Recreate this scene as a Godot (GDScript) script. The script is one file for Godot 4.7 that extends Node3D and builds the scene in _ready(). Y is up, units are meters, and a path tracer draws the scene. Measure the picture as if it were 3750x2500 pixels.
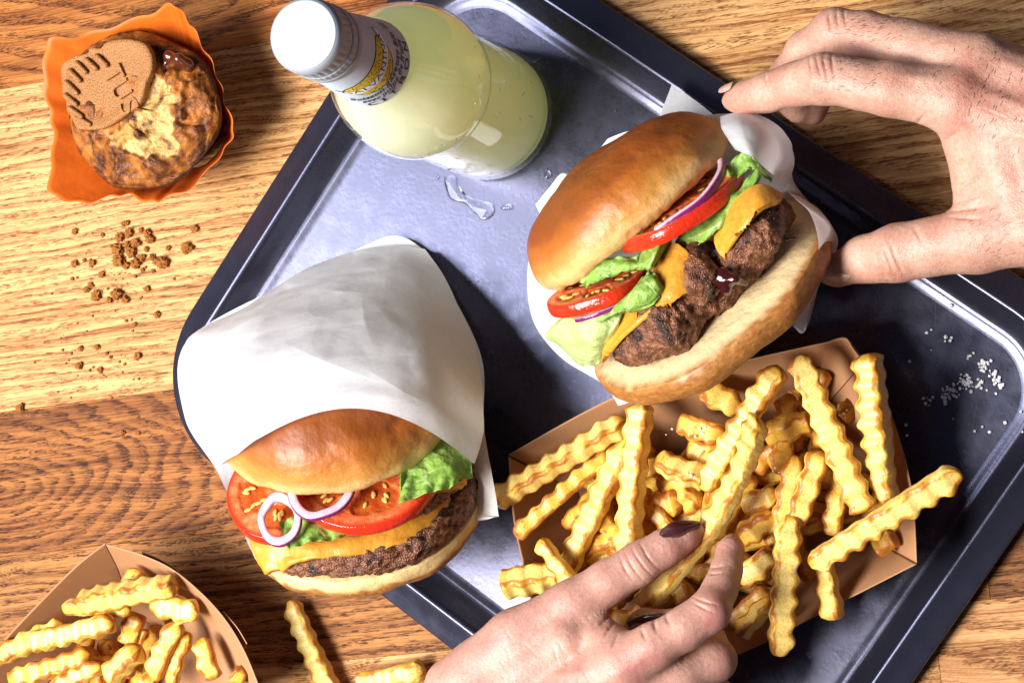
extends Node3D

# ---------------------------------------------------------------- helpers
var used := {}
var noise_a := FastNoiseLite.new()      # fractal value noise, frequency 1
var noise_b := FastNoiseLite.new()      # plain simplex noise, frequency 1
var noise_c := FastNoiseLite.new()      # cellular noise, frequency 1
var tex := {}
var mats := {}
var rng := RandomNumberGenerator.new()


func q(x: float, h: float, z: float) -> Vector3:
	return Vector3(x, h, z) * 0.01


func fb(u: Vector3, v: Vector3, w: Vector3, o: Vector3) -> Transform3D:
	return Transform3D(Basis(u, v, w), o)


func numbered(called: String) -> String:
	if not used.has(called):
		used[called] = 0
		return called
	used[called] += 1
	return "%s_%03d" % [called, used[called]]


func part_name(parent: Node, called: String) -> String:
	var key := str(parent.get_instance_id()) + called
	if not used.has(key):
		used[key] = 0
		return called
	used[key] += 1
	return "%s_%03d" % [called, used[key]]


func tag(o: Node, label: String, category: String, group := "") -> void:
	o.set_meta("label", label)
	o.set_meta("category", category)
	if group != "":
		o.set_meta("group", group)


func thing(called: String, label: String, category: String, at := Vector3.ZERO, group := "") -> Node3D:
	var o := Node3D.new()
	o.name = numbered(called)
	add_child(o, true)
	o.position = at
	tag(o, label, category, group)
	return o


func obj(called: String, mesh: Mesh, m: Material, parent: Node = null, xf := Transform3D()) -> MeshInstance3D:
	var o := MeshInstance3D.new()
	o.mesh = mesh
	o.material_override = m
	o.transform = xf
	if parent == null:
		o.name = numbered(called)
		add_child(o, true)
	else:
		o.name = part_name(parent, called)
		parent.add_child(o, true)
	return o


func build(P: PackedVector3Array, C: PackedColorArray, I: PackedInt32Array, UV := PackedVector2Array()) -> ArrayMesh:
	# front faces run clockwise: turn the whole mesh when its signed volume says otherwise
	var vol := 0.0
	var mid := Vector3.ZERO
	for i in range(0, P.size(), maxi(1, P.size() / 64)):
		mid += P[i] / float((P.size() - 1) / maxi(1, P.size() / 64) + 1)
	for t in range(0, I.size(), 3):
		vol += (P[I[t]] - mid).dot((P[I[t + 1]] - mid).cross(P[I[t + 2]] - mid))
	if vol > 0.0:
		for t in range(0, I.size(), 3):
			var k := I[t + 1]
			I[t + 1] = I[t + 2]
			I[t + 2] = k
	var a := []
	a.resize(Mesh.ARRAY_MAX)
	a[Mesh.ARRAY_VERTEX] = P
	a[Mesh.ARRAY_INDEX] = I
	if C.size() == P.size():
		a[Mesh.ARRAY_COLOR] = C
	if UV.size() == P.size():
		a[Mesh.ARRAY_TEX_UV] = UV
	var st := SurfaceTool.new()
	st.create_from_arrays(a)
	st.generate_normals()
	return st.commit()


func grid(P: PackedVector3Array, C: PackedColorArray, nu: int, nv: int, wrap: bool, UV := PackedVector2Array()) -> ArrayMesh:
	# nu points in each row (closed when wrap), nv rows
	var I := PackedInt32Array()
	var cols := nu if wrap else nu - 1
	for j in nv - 1:
		for i in cols:
			var a := j * nu + i
			var b := j * nu + (i + 1) % nu
			var c := a + nu
			var d := b + nu
			I.append_array([a, b, d, a, d, c])
	return build(P, C, I, UV)


func slab(P: PackedVector3Array, C: PackedColorArray, nu: int, nv: int, thick: float, C2 := PackedColorArray()) -> ArrayMesh:
	# a sheet with thickness: the grid P is its upper face, the lower lies thick below along the normals
	var Q := PackedVector3Array()
	var D := PackedColorArray()
	Q.append_array(P)
	D.append_array(C)
	for j in nv:
		for i in nu:
			var du := P[j * nu + mini(i + 1, nu - 1)] - P[j * nu + maxi(i - 1, 0)]
			var dv := P[mini(j + 1, nv - 1) * nu + i] - P[maxi(j - 1, 0) * nu + i]
			var n := du.cross(dv).normalized()
			Q.append(P[j * nu + i] - n * thick)
	D.append_array(C2 if C2.size() == C.size() else C)
	var I := PackedInt32Array()
	var o := nu * nv
	for j in nv - 1:
		for i in nu - 1:
			var a := j * nu + i
			I.append_array([a, a + 1, a + nu + 1, a, a + nu + 1, a + nu])
			I.append_array([o + a, o + a + nu + 1, o + a + 1, o + a, o + a + nu, o + a + nu + 1])
	for i in nu - 1:
		for e in [[i, i + 1], [(nv - 1) * nu + i + 1, (nv - 1) * nu + i]]:
			I.append_array([e[0], o + e[0], o + e[1], e[0], o + e[1], e[1]])
	for j in nv - 1:
		for e in [[(j + 1) * nu, j * nu], [j * nu + nu - 1, (j + 1) * nu + nu - 1]]:
			I.append_array([e[0], o + e[0], o + e[1], e[0], o + e[1], e[1]])
	return build(Q, D, I)


func cr(a: Vector3, b: Vector3, c: Vector3, d: Vector3, t: float) -> Vector3:
	return b.cubic_interpolate(c, a, d, t)


func net(rows: Array, nu: int, nv: int) -> PackedVector3Array:
	# a smooth patch through a small net of points (rows of equal length)
	var m: int = rows[0].size()
	var n := rows.size()
	var fine := []
	for r in rows:
		var line := []
		for i in nu:
			var t := float(i) / (nu - 1) * (m - 1)
			var k := mini(int(t), m - 2)
			line.append(cr(r[maxi(k - 1, 0)], r[k], r[k + 1], r[mini(k + 2, m - 1)], t - k))
		fine.append(line)
	var P := PackedVector3Array()
	for j in nv:
		var t := float(j) / (nv - 1) * (n - 1)
		var k := mini(int(t), n - 2)
		for i in nu:
			P.append(cr(fine[maxi(k - 1, 0)][i], fine[k][i], fine[k + 1][i], fine[mini(k + 2, n - 1)][i], t - k))
	return P


func lathe(prof: Array, n: int) -> ArrayMesh:
	# prof: [radius, height] in cm from the bottom up
	var P := PackedVector3Array()
	var UV := PackedVector2Array()
	for k in prof.size():
		for i in n + 1:
			var a := TAU * i / n
			P.append(q(cos(a) * prof[k][0], prof[k][1], sin(a) * prof[k][0]))
			UV.append(Vector2(float(i) / n, prof[k][1] * 0.05))
	return grid(P, PackedColorArray(), n + 1, prof.size(), false, UV)


func smooth_profile(pts: Array, per: int) -> Array:
	var out := []
	for k in pts.size() - 1:
		for s in per:
			var t := float(s) / per
			var a: Array = pts[maxi(k - 1, 0)]
			var d: Array = pts[mini(k + 2, pts.size() - 1)]
			out.append([maxf(0.0, cubic_interpolate(pts[k][0], pts[k + 1][0], a[0], d[0], t)), cubic_interpolate(pts[k][1], pts[k + 1][1], a[1], d[1], t)])
	out.append(pts[pts.size() - 1])
	return out


# bones: [point a, radius a, point b, radius b] in metres and cm; the skin where their smoothly joined distance is zero
func blob(bones: Array, cell: float, soft: float) -> Array:
	var lo := Vector3.INF
	var hi := -Vector3.INF
	var pad := cell * 3.0 + soft * 2.0
	for b in bones:
		for e in [[b[0], b[1]], [b[2], b[3]]]:
			var r: float = e[1] * 0.01 + pad
			lo = lo.min(e[0] - Vector3.ONE * r)
			hi = hi.max(e[0] + Vector3.ONE * r)
	var nx := int((hi.x - lo.x) / cell) + 2
	var ny := int((hi.y - lo.y) / cell) + 2
	var nz := int((hi.z - lo.z) / cell) + 2
	var F := PackedFloat32Array()
	F.resize(nx * ny * nz)
	F.fill(0.0)
	var ik := 1.0 / soft
	var reach := soft * 6.0 + cell * 2.0
	for b in bones:
		var a: Vector3 = b[0]
		var ab: Vector3 = b[2] - b[0]
		var ra: float = b[1] * 0.01 - soft * 0.75
		var rb: float = b[3] * 0.01 - soft * 0.75
		var l2 := maxf(ab.length_squared(), 1e-12)
		var rm := maxf(ra, rb) + reach
		var l := (a.min(b[2]) - Vector3.ONE * rm - lo) / cell
		var h := (a.max(b[2]) + Vector3.ONE * rm - lo) / cell
		var x0 := maxi(0, int(l.x))
		var x1 := mini(nx - 1, int(h.x) + 1)
		for z in range(maxi(0, int(l.z)), mini(nz - 1, int(h.z) + 1) + 1):
			for y in range(maxi(0, int(l.y)), mini(ny - 1, int(h.y) + 1) + 1):
				var p := lo + Vector3(x0, y, z) * cell - a
				var at := (z * ny + y) * nx + x0
				for x in range(x0, x1 + 1):
					var t := clampf(p.dot(ab) / l2, 0.0, 1.0)
					var dd := (p - ab * t).length() - ra - (rb - ra) * t
					if dd < reach:
						F[at] += exp(-dd * ik)
					at += 1
					p.x += cell
	# one vertex in each cell that the skin crosses
	var P := PackedVector3Array()
	var where := {}
	var sx := 1
	var sy := nx
	var sz := nx * ny
	var off := [0, sx, sy, sx + sy, sz, sz + sx, sz + sy, sz + sx + sy]
	var deep := exp(4.0 * cell * ik)
	var I := PackedInt32Array()
	for z in nz - 1:
		for y in ny - 1:
			var base := (z * ny + y) * nx
			for x in nx - 1:
				var at := base + x
				var f0 := F[at]
				if f0 < 1e-9 or f0 > deep * 8.0:
					continue
				var inside := 0
				for k in 8:
					if F[at + off[k]] >= 1.0:
						inside |= 1 << k
				if inside == 0 or inside == 255:
					continue
				var sum := Vector3.ZERO
				var n := 0
				for e in EDGES:
					if ((inside >> e[0]) & 1) != ((inside >> e[1]) & 1):
						var da := -log(maxf(F[at + off[e[0]]], 1e-9))
						var db := -log(maxf(F[at + off[e[1]]], 1e-9))
						var t := clampf(da / (da - db), 0.0, 1.0)
						var pa: Vector3 = CORNERS[e[0]]
						sum += pa.lerp(CORNERS[e[1]], t)
						n += 1
				where[at] = P.size()
				P.append(lo + (Vector3(x, y, z) + sum / n) * cell)
	for at in where:
		var a_in := F[at] >= 1.0
		if (F[at + sx] >= 1.0) != a_in:
			quad(I, where, at, at - sy, at - sy - sz, at - sz, a_in)
		if (F[at + sy] >= 1.0) != a_in:
			quad(I, where, at, at - sz, at - sz - sx, at - sx, a_in)
		if (F[at + sz] >= 1.0) != a_in:
			quad(I, where, at, at - sx, at - sx - sy, at - sy, a_in)
	return [P, I]


const EDGES := [[0, 1], [2, 3], [4, 5], [6, 7], [0, 2], [1, 3], [4, 6], [5, 7], [0, 4], [1, 5], [2, 6], [3, 7]]
const CORNERS := [Vector3(0, 0, 0), Vector3(1, 0, 0), Vector3(0, 1, 0), Vector3(1, 1, 0), Vector3(0, 0, 1), Vector3(1, 0, 1), Vector3(0, 1, 1), Vector3(1, 1, 1)]


func quad(I: PackedInt32Array, where: Dictionary, a: int, b: int, c: int, d: int, turn: bool) -> void:
	if not (where.has(a) and where.has(b) and where.has(c) and where.has(d)):
		return
	if not turn:
		I.append_array([where[a], where[b], where[c], where[a], where[c], where[d]])
	else:
		I.append_array([where[a], where[c], where[b], where[a], where[d], where[c]])


func normals_of(P: PackedVector3Array, I: PackedInt32Array) -> PackedVector3Array:
	var N := PackedVector3Array()
	N.resize(P.size())
	for t in range(0, I.size(), 3):
		var n := (P[I[t + 2]] - P[I[t]]).cross(P[I[t + 1]] - P[I[t]])
		N[I[t]] += n
		N[I[t + 1]] += n
		N[I[t + 2]] += n
	for i in N.size():
		N[i] = N[i].normalized()
	return N


func fbm(p: Vector3, f: float) -> float:
	return noise_a.get_noise_3d(p.x * f, p.y * f, p.z * f)


func sim(p: Vector3, f: float) -> float:
	return noise_b.get_noise_3d(p.x * f, p.y * f, p.z * f)


func cel(p: Vector3, f: float) -> float:
	return noise_c.get_noise_3d(p.x * f, p.y * f, p.z * f)


func noise_image(n: FastNoiseLite, size: int) -> ImageTexture:
	var im := n.get_seamless_image(size, size)
	return ImageTexture.create_from_image(im)


func ramp_image(n: FastNoiseLite, size: int, dark: Color, light: Color, low: float, high: float) -> ImageTexture:
	var src := n.get_seamless_image(size, size)
	var im := Image.create(size, size, false, Image.FORMAT_RGB8)
	for y in size:
		for x in size:
			im.set_pixel(x, y, dark.lerp(light, smoothstep(low, high, src.get_pixel(x, y).r)))
	return ImageTexture.create_from_image(im)


func noisy(kind: int, freq: float, octaves: int, seed_: int) -> FastNoiseLite:
	var n := FastNoiseLite.new()
	n.noise_type = kind
	n.frequency = freq
	n.fractal_type = FastNoiseLite.FRACTAL_FBM if octaves > 1 else FastNoiseLite.FRACTAL_NONE
	n.fractal_octaves = octaves
	n.seed = seed_
	return n


# how: "bump" [texture, height in mm, tile in cm], "tint" [texture, tile in cm], and so on; colour is given as linear values
func mat(called: String, color: Color, rough: float, how := {}) -> StandardMaterial3D:
	var m := StandardMaterial3D.new()
	m.resource_name = called
	m.albedo_color = color.linear_to_srgb()
	m.roughness = rough
	m.vertex_color_use_as_albedo = how.get("vertex", false)
	m.metallic = how.get("metal", 0.0)
	m.metallic_specular = how.get("specular", 0.5)
	var tile: float = how.get("tile", 0.0)
	if tile > 0.0:
		m.uv1_triplanar = true
		m.uv1_world_triplanar = how.get("world", false)
		m.uv1_scale = Vector3.ONE * (100.0 / tile)
	if how.has("bump"):
		m.heightmap_enabled = true
		m.heightmap_texture = tex[how.bump]
		m.heightmap_scale = how.relief * 0.1
	if how.has("tint"):
		m.albedo_texture = tex[how.tint]
	if how.has("rough_map"):
		m.roughness_texture = tex[how.rough_map]
	if how.has("sss"):
		m.subsurf_scatter_enabled = true
		m.subsurf_scatter_strength = how.sss
	if how.has("coat"):
		m.clearcoat_enabled = true
		m.clearcoat = how.coat
		m.clearcoat_roughness = how.get("coat_rough", 0.1)
	if how.has("back"):
		m.backlight_enabled = true
		m.backlight = how.back
	m.cull_mode = BaseMaterial3D.CULL_DISABLED
	mats[called] = m
	return m


func _ready() -> void:
	# camera
	var cam := Camera3D.new()
	cam.name = "camera"
	cam.transform = Transform3D(Basis(Vector3(0.94763, -0.31893, -0.01703), Vector3(-0.00000, 0.05331, -0.99858), Vector3(0.31938, 0.94628, 0.05052)), Vector3(0.3842, 1.1383, 0.0608))
	cam.fov = 15.486
	cam.near = 0.05
	cam.far = 20.0
	add_child(cam)
	cam.current = true
	# the dim room, exposure
	var env := Environment.new()
	env.background_mode = Environment.BG_COLOR
	env.background_color = Color(0.62, 0.66, 0.80)
	env.background_energy_multiplier = 0.16
	env.tonemap_mode = Environment.TONE_MAPPER_LINEAR
	env.tonemap_exposure = 1.0
	env.sdfgi_enabled = true
	env.ssao_enabled = true
	env.ssil_enabled = true
	var we := WorldEnvironment.new()
	we.environment = env
	add_child(we)
	# studio lamps: a softbox low on the left, near the lower edge of the table, and a wide dim panel high up on the left
	lamp("key_softbox", Vector3(-0.52, 1.32, 0.46), Vector3(0.0, 0.02, 0.0), Vector2(0.46, 0.46), 4.1, Color(1.0, 0.98, 0.95))
	lamp("overhead_panel", Vector3(-0.94, 1.60, 0.10), Vector3(-0.20, 0.0, 0.02), Vector2(0.76, 0.85), 4.5, Color(0.95, 0.965, 1.0))
	make_textures()
	make_materials()
	make_table()
	make_tray()
	make_bottle()
	make_muffin()
	make_left_burger()
	make_right_burger()
	make_boxes()
	make_fries()
	make_hands()
	make_crumbs()


func lamp(called: String, at: Vector3, to: Vector3, size: Vector2, energy: float, color: Color) -> void:
	var l := AreaLight3D.new()
	l.name = called
	l.area_size = size
	l.light_energy = energy
	l.light_color = color
	l.shadow_enabled = true
	l.area_range = 6.0
	add_child(l)
	l.look_at_from_position(at, to, Vector3(0.3, 0.1, -1.0))


func make_textures() -> void:
	rng.seed = 4242
	noise_a.noise_type = FastNoiseLite.TYPE_SIMPLEX_SMOOTH
	noise_a.frequency = 1.0
	noise_a.fractal_type = FastNoiseLite.FRACTAL_FBM
	noise_a.fractal_octaves = 4
	noise_a.seed = 11
	noise_b.noise_type = FastNoiseLite.TYPE_SIMPLEX_SMOOTH
	noise_b.frequency = 1.0
	noise_b.seed = 23
	noise_b.fractal_type = FastNoiseLite.FRACTAL_NONE
	noise_c.noise_type = FastNoiseLite.TYPE_CELLULAR
	noise_c.frequency = 1.0
	noise_c.seed = 5
	noise_c.fractal_type = FastNoiseLite.FRACTAL_NONE
	tex.grain = noise_image(noisy(FastNoiseLite.TYPE_SIMPLEX_SMOOTH, 0.09, 4, 3), 512)
	tex.cells = noise_image(noisy(FastNoiseLite.TYPE_CELLULAR, 0.05, 2, 9), 512)
	tex.soft = noise_image(noisy(FastNoiseLite.TYPE_SIMPLEX_SMOOTH, 0.012, 5, 8), 512)
	tex.mottle = ramp_image(noisy(FastNoiseLite.TYPE_SIMPLEX_SMOOTH, 0.03, 5, 17), 512, Color(0.80, 0.72, 0.62), Color(1, 1, 1), 0.25, 0.62)
	tex.speck = ramp_image(noisy(FastNoiseLite.TYPE_SIMPLEX_SMOOTH, 0.14, 3, 31), 512, Color(0.52, 0.36, 0.22), Color(1, 1, 1), 0.22, 0.48)
	tex.pores = ramp_image(noisy(FastNoiseLite.TYPE_SIMPLEX_SMOOTH, 0.22, 3, 77), 512, Color(0.62, 0.45, 0.30), Color(1, 1, 1), 0.2, 0.55)
	tex.skin = ramp_image(noisy(FastNoiseLite.TYPE_SIMPLEX_SMOOTH, 0.028, 4, 37), 512, Color(0.95, 0.89, 0.87), Color(1, 1, 1), 0.22, 0.62)
	tex.fried = ramp_image(noisy(FastNoiseLite.TYPE_SIMPLEX_SMOOTH, 0.05, 4, 19), 512, Color(0.88, 0.75, 0.56), Color(1, 1, 1), 0.20, 0.46)
	tex.skin_lines = skin_lines(512)
	tex.scratch = scratches(1024)
	tex.fibre = fibres(512)


func skin_lines(size: int) -> ImageTexture:
	# the fine crossing lines of skin
	var a := noisy(FastNoiseLite.TYPE_CELLULAR, 0.055, 1, 51)
	a.cellular_return_type = FastNoiseLite.RETURN_DISTANCE2_SUB
	a.domain_warp_enabled = true
	a.domain_warp_amplitude = 12.0
	a.domain_warp_frequency = 0.02
	var im := a.get_seamless_image(size, size)
	return ImageTexture.create_from_image(im)


func scratches(size: int) -> ImageTexture:
	# roughness of a worn tray: mottled, with fine scratches
	var im := noisy(FastNoiseLite.TYPE_SIMPLEX_SMOOTH, 0.01, 5, 61).get_seamless_image(size, size)
	im.convert(Image.FORMAT_RGB8)
	for y in size:
		for x in size:
			var g := 0.62 + 0.38 * im.get_pixel(x, y).r + rng.randf_range(-0.06, 0.06)
			im.set_pixel(x, y, Color(g, g, g))
	for k in 1400:
		var p := Vector2(rng.randf() * size, rng.randf() * size)
		var ang := rng.randfn(0.4, 0.5) if k % 3 else rng.randf() * PI
		var d := Vector2.from_angle(ang)
		var n := rng.randi_range(20, 170)
		var g := rng.randf_range(0.76, 0.86) if k % 2 else 1.0
		for s in n:
			var at := p + d * s + Vector2(d.y, -d.x) * sin(s * 0.03 + k) * 1.5
			im.set_pixel(posmod(int(at.x), size), posmod(int(at.y), size), Color(g, g, g))
	return ImageTexture.create_from_image(im)


func fibres(size: int) -> ImageTexture:
	# paper and cardboard: short pale and dark fibres
	var im := Image.create(size, size, false, Image.FORMAT_RGB8)
	im.fill(Color(0.98, 0.98, 0.98))
	for k in 9000:
		var p := Vector2(rng.randf() * size, rng.randf() * size)
		var d := Vector2.from_angle(rng.randfn(0.0, 0.6))
		var g := clampf(rng.randfn(0.96, 0.05), 0.75, 1.0)
		for s in rng.randi_range(5, 26):
			var at := p + d * s
			im.set_pixel(posmod(int(at.x), size), posmod(int(at.y), size), Color(g, g, g))
	return ImageTexture.create_from_image(im)


func make_materials() -> void:
	mat("tray_enamel", Color(0.066, 0.067, 0.104), 0.35, {"tile": 14.0, "rough_map": "scratch", "bump": "grain", "relief": 0.02, "specular": 0.6, "metal": 0.8})
	mat("fry", Color(1, 1, 1), 0.42, {"vertex": true, "tile": 3.0, "bump": "soft", "relief": 0.25, "tint": "fried", "sss": 0.06})
	mat("bun", Color(1, 1, 1), 0.46, {"vertex": true, "tile": 4.0, "bump": "soft", "relief": 0.4, "tint": "pores", "sss": 0.06})
	mat("beef", Color(1, 1, 1), 0.36, {"vertex": true, "tile": 2.2, "bump": "cells", "relief": 0.9, "tint": "speck"})
	mat("cheese", Color(1, 1, 1), 0.36, {"vertex": true, "tile": 5.0, "bump": "soft", "relief": 0.6, "sss": 0.1, "tint": "skin"})
	mat("tomato", Color(1, 1, 1), 0.16, {"vertex": true, "tile": 2.0, "bump": "soft", "relief": 0.35, "sss": 0.12})
	mat("onion", Color(1, 1, 1), 0.22, {"vertex": true, "tile": 2.0, "bump": "soft", "relief": 0.2, "sss": 0.15})
	mat("lettuce", Color(1, 1, 1), 0.42, {"vertex": true, "tile": 2.2, "bump": "soft", "relief": 0.7, "back": Color(0.5, 0.7, 0.2)})
	mat("paper", Color(0.93, 0.93, 0.94), 0.62, {"tile": 7.0, "bump": "soft", "relief": 0.22, "tint": "fibre", "back": Color(0.85, 0.82, 0.82)})
	mat("card", Color(0.42, 0.21, 0.095), 0.72, {"tile": 4.0, "bump": "grain", "relief": 0.06, "tint": "fibre"})
	mat("card_edge", Color(0.62, 0.42, 0.26), 0.8, {"tile": 4.0, "tint": "fibre"})
	mat("case_paper", Color(1, 1, 1), 0.55, {"vertex": true, "tile": 5.0, "bump": "soft", "relief": 0.25, "tint": "fibre", "back": Color(0.75, 0.22, 0.03)})
	mat("skin_man", Color(1, 1, 1), 0.52, {"vertex": true, "tile": 3.4, "bump": "skin_lines", "relief": 0.17, "tint": "skin", "sss": 0.12})
	mat("skin_woman", Color(1, 1, 1), 0.50, {"vertex": true, "tile": 2.6, "bump": "skin_lines", "relief": 0.10, "tint": "skin", "sss": 0.12})
	mat("nail", Color(0.58, 0.35, 0.28), 0.3, {"coat": 0.4})
	mat("varnish", Color(0.055, 0.013, 0.018), 0.2, {"coat": 0.6, "coat_rough": 0.08})
	mat("hair", Color(0.03, 0.018, 0.012), 0.4)
	mat("seed", Color(0.78, 0.45, 0.12), 0.2, {"sss": 0.2})
	mat("crumb", Color(0.46, 0.17, 0.022), 0.8, {"tile": 0.8, "bump": "grain", "relief": 0.3, "tint": "speck"})
	mat("salt", Color(0.95, 0.95, 0.96), 0.45)
	mat("metal", Color(0.36, 0.395, 0.44), 0.48, {"metal": 0.25, "tile": 3.0, "bump": "soft", "relief": 0.02})
	mat("liquid", Color(0.95, 0.96, 0.74), 0.5, {"back": Color(0.95, 0.96, 0.76)})
	mat("label_paper", Color(0.60, 0.67, 0.76), 0.45)
	mat("ink", Color(0.012, 0.012, 0.02), 0.5)
	mat("lemon_ink", Color(0.78, 0.58, 0.02), 0.45)
	mat("white_ink", Color(0.88, 0.88, 0.88), 0.45)
	mat("green_ink", Color(0.03, 0.30, 0.10), 0.45)
	mat("biscuit", Color(0.36, 0.150, 0.034), 0.62, {"tile": 5.5, "bump": "grain", "relief": 0.5, "tint": "speck"})
	mat("cake", Color(1, 1, 1), 0.48, {"vertex": true, "tile": 4.5, "bump": "grain", "relief": 0.35, "tint": "fried", "specular": 0.4})
	mat("caramel", Color(0.085, 0.018, 0.006), 0.10, {"coat": 0.8})
	mat("sauce", Color(0.035, 0.004, 0.004), 0.06, {"coat": 0.8})
	var g := mat("glass", Color(0.93, 1.0, 0.93), 0.04, {})
	g.transparency = BaseMaterial3D.TRANSPARENCY_ALPHA
	g.albedo_color.a = 0.06
	g.cull_mode = BaseMaterial3D.CULL_BACK
	var w := mat("water", Color(0.95, 0.97, 1.0), 0.03, {})
	w.refraction_enabled = true
	w.refraction_scale = 0.033
	w.albedo_color.a = 0.02
	w.cull_mode = BaseMaterial3D.CULL_BACK


# ---------------------------------------------------------------- table and tray
func wood(w: int, h: int, px: float, sd: int, arch: Vector3, light: Color, dark: Color) -> ImageTexture:
	# arch: x, z in cm of the centre of a nest of rings and how far the rings are drawn out; z 0 for straight grain
	var im := Image.create(w, h, false, Image.FORMAT_RGB8)
	var n1 := noisy(FastNoiseLite.TYPE_SIMPLEX_SMOOTH, 1.0, 3, sd)
	var n2 := noisy(FastNoiseLite.TYPE_SIMPLEX_SMOOTH, 1.0, 2, sd + 5)
	var mid := light.lerp(dark, 0.42)
	for y in h:
		for x in w:
			var u := x * px
			var v := y * px
			var warp := n1.get_noise_2d(u * 0.06, v * 0.30)
			var ring: float
			if arch.z > 0.0:
				var du := (u - arch.x) / arch.z
				var dv := v - arch.y
				ring = sqrt(du * du + dv * dv) * 2.1 + warp * 1.1 + n1.get_noise_2d(u * 0.9, v * 2.0) * 0.22
			else:
				ring = v * 0.55 + n1.get_noise_2d(u * 0.022, v * 0.10) * 4.5 + n1.get_noise_2d(u * 0.5, v * 0.8) * 0.18
			var g := ring - floorf(ring)
			var band := smoothstep(0.15, 0.85, g) * (1.0 - smoothstep(0.88, 1.0, g))
			var sway := v + n1.get_noise_2d(u * 0.05, v * 0.15) * 0.6
			var fibre := n2.get_noise_2d(u * 0.16, sway * 11.0)
			var pore := n2.get_noise_2d(u * 0.9 + 40.0, sway * 23.0)
			var broad := n1.get_noise_2d(u * 0.02 + 9.0, sway * 1.1)
			var dash := smoothstep(0.02, 0.32, pore + 0.10 * fibre) * (0.16 + 0.84 * band)
			var s := clampf(0.20 + 0.24 * band + 0.48 * fibre + 0.50 * broad, 0.0, 1.0)
			var c := light.lerp(mid, minf(s * 2.0, 1.0)) if s < 0.5 else mid.lerp(dark, s * 2.0 - 1.0)
			c = c.lerp(dark * 0.68, dash * (0.72 if light.r > 0.7 else 0.9))
			im.set_pixel(x, y, c)
	return ImageTexture.create_from_image(im)


func plank(parent: Node3D, x0: float, x1: float, z0: float, z1: float, sd: int, arch: Vector3, light: Color, dark: Color) -> void:
	var px := 0.032
	var t := wood(int((x1 - x0) / px), int((z1 - z0) / px), px, sd, arch, light, dark)
	var m := StandardMaterial3D.new()
	m.albedo_texture = t
	m.roughness = 0.62
	m.metallic_specular = 0.25
	m.heightmap_enabled = true
	m.heightmap_texture = t
	m.heightmap_scale = 0.012
	var P := PackedVector3Array()
	var UV := PackedVector2Array()
	# eased edges: rings of corner points from the bottom round to the top face
	for r in [[0.0, -2.5], [0.0, -0.03], [0.008, -0.01], [0.025, 0.0]]:
		for c in [[x0, z0, 1, 1], [x1, z0, -1, 1], [x1, z1, -1, -1], [x0, z1, 1, -1]]:
			var x: float = c[0] + c[2] * (r[0] + 0.004)
			var z: float = c[1] + c[3] * (r[0] + 0.004)
			P.append(q(x, r[1], z))
			UV.append(Vector2((x - x0) / (x1 - x0), (z - z0) / (z1 - z0)))
	var I := PackedInt32Array()
	for j in 3:
		for i in 4:
			var a := j * 4 + i
			var b := j * 4 + (i + 1) % 4
			I.append_array([a, b, b + 4, a, b + 4, a + 4])
	I.append_array([12, 13, 14, 12, 14, 15, 0, 2, 1, 0, 3, 2])
	# sharp normals: split the faces
	var st := SurfaceTool.new()
	st.begin(Mesh.PRIMITIVE_TRIANGLES)
	st.set_smooth_group(-1)
	for t3 in range(0, I.size(), 3):
		for k in [0, 2, 1]:
			st.set_uv(UV[I[t3 + k]])
			st.add_vertex(P[I[t3 + k]])
	st.generate_normals()
	obj("plank", st.commit(), m, parent)


func make_table() -> void:
	var t := Node3D.new()
	t.name = "wooden_table"
	add_child(t, true)
	t.set_meta("kind", "structure")
	t.set_meta("label", "oak table top of wide planks under the tray and the muffin")
	t.rotation.y = 0.12660
	var l := Color(0.83, 0.65, 0.43)
	var d := Color(0.46, 0.25, 0.11)
	plank(t, -31, 31, -24.58, -16.53, 3, Vector3(0, 0, 0), Color(0.69, 0.44, 0.21), Color(0.30, 0.125, 0.038))
	plank(t, -31, 31, -16.53, 0.13, 21, Vector3(7, 16, 9.0), l, d)
	plank(t, -31, 26, 0.13, 7.49, 8, Vector3(2.5, 3.9, 2.3), Color(0.62, 0.395, 0.20), Color(0.225, 0.095, 0.033))
	plank(t, 26, 31, 0.13, 7.49, 40, Vector3(0, 0, 0), Color(0.6, 0.40, 0.24), Color(0.28, 0.13, 0.06))
	plank(t, -31, 21.2, 7.49, 14.35, 14, Vector3(15, -1.5, 10.0), Color(0.66, 0.45, 0.25), Color(0.28, 0.135, 0.05))
	plank(t, 21.2, 31, 7.49, 14.35, 55, Vector3(3, 3, 4), Color(0.56, 0.37, 0.22), Color(0.24, 0.115, 0.05))
	plank(t, -31, 18.57, 14.35, 14.35 + 7.5, 66, Vector3(0, 0, 0), l, d)
	plank(t, 18.57, 31, 14.35, 14.35 + 7.5, 73, Vector3(0, 0, 0), Color(0.80, 0.60, 0.40), Color(0.38, 0.20, 0.09))
	# the backing that the planks are glued to
	var bm := BoxMesh.new()
	bm.size = Vector3(0.61, 0.02, 0.455)
	obj("backing_board", bm, mats.card, t, Transform3D(Basis(), Vector3(0, -0.0352, -0.0136)))


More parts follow.
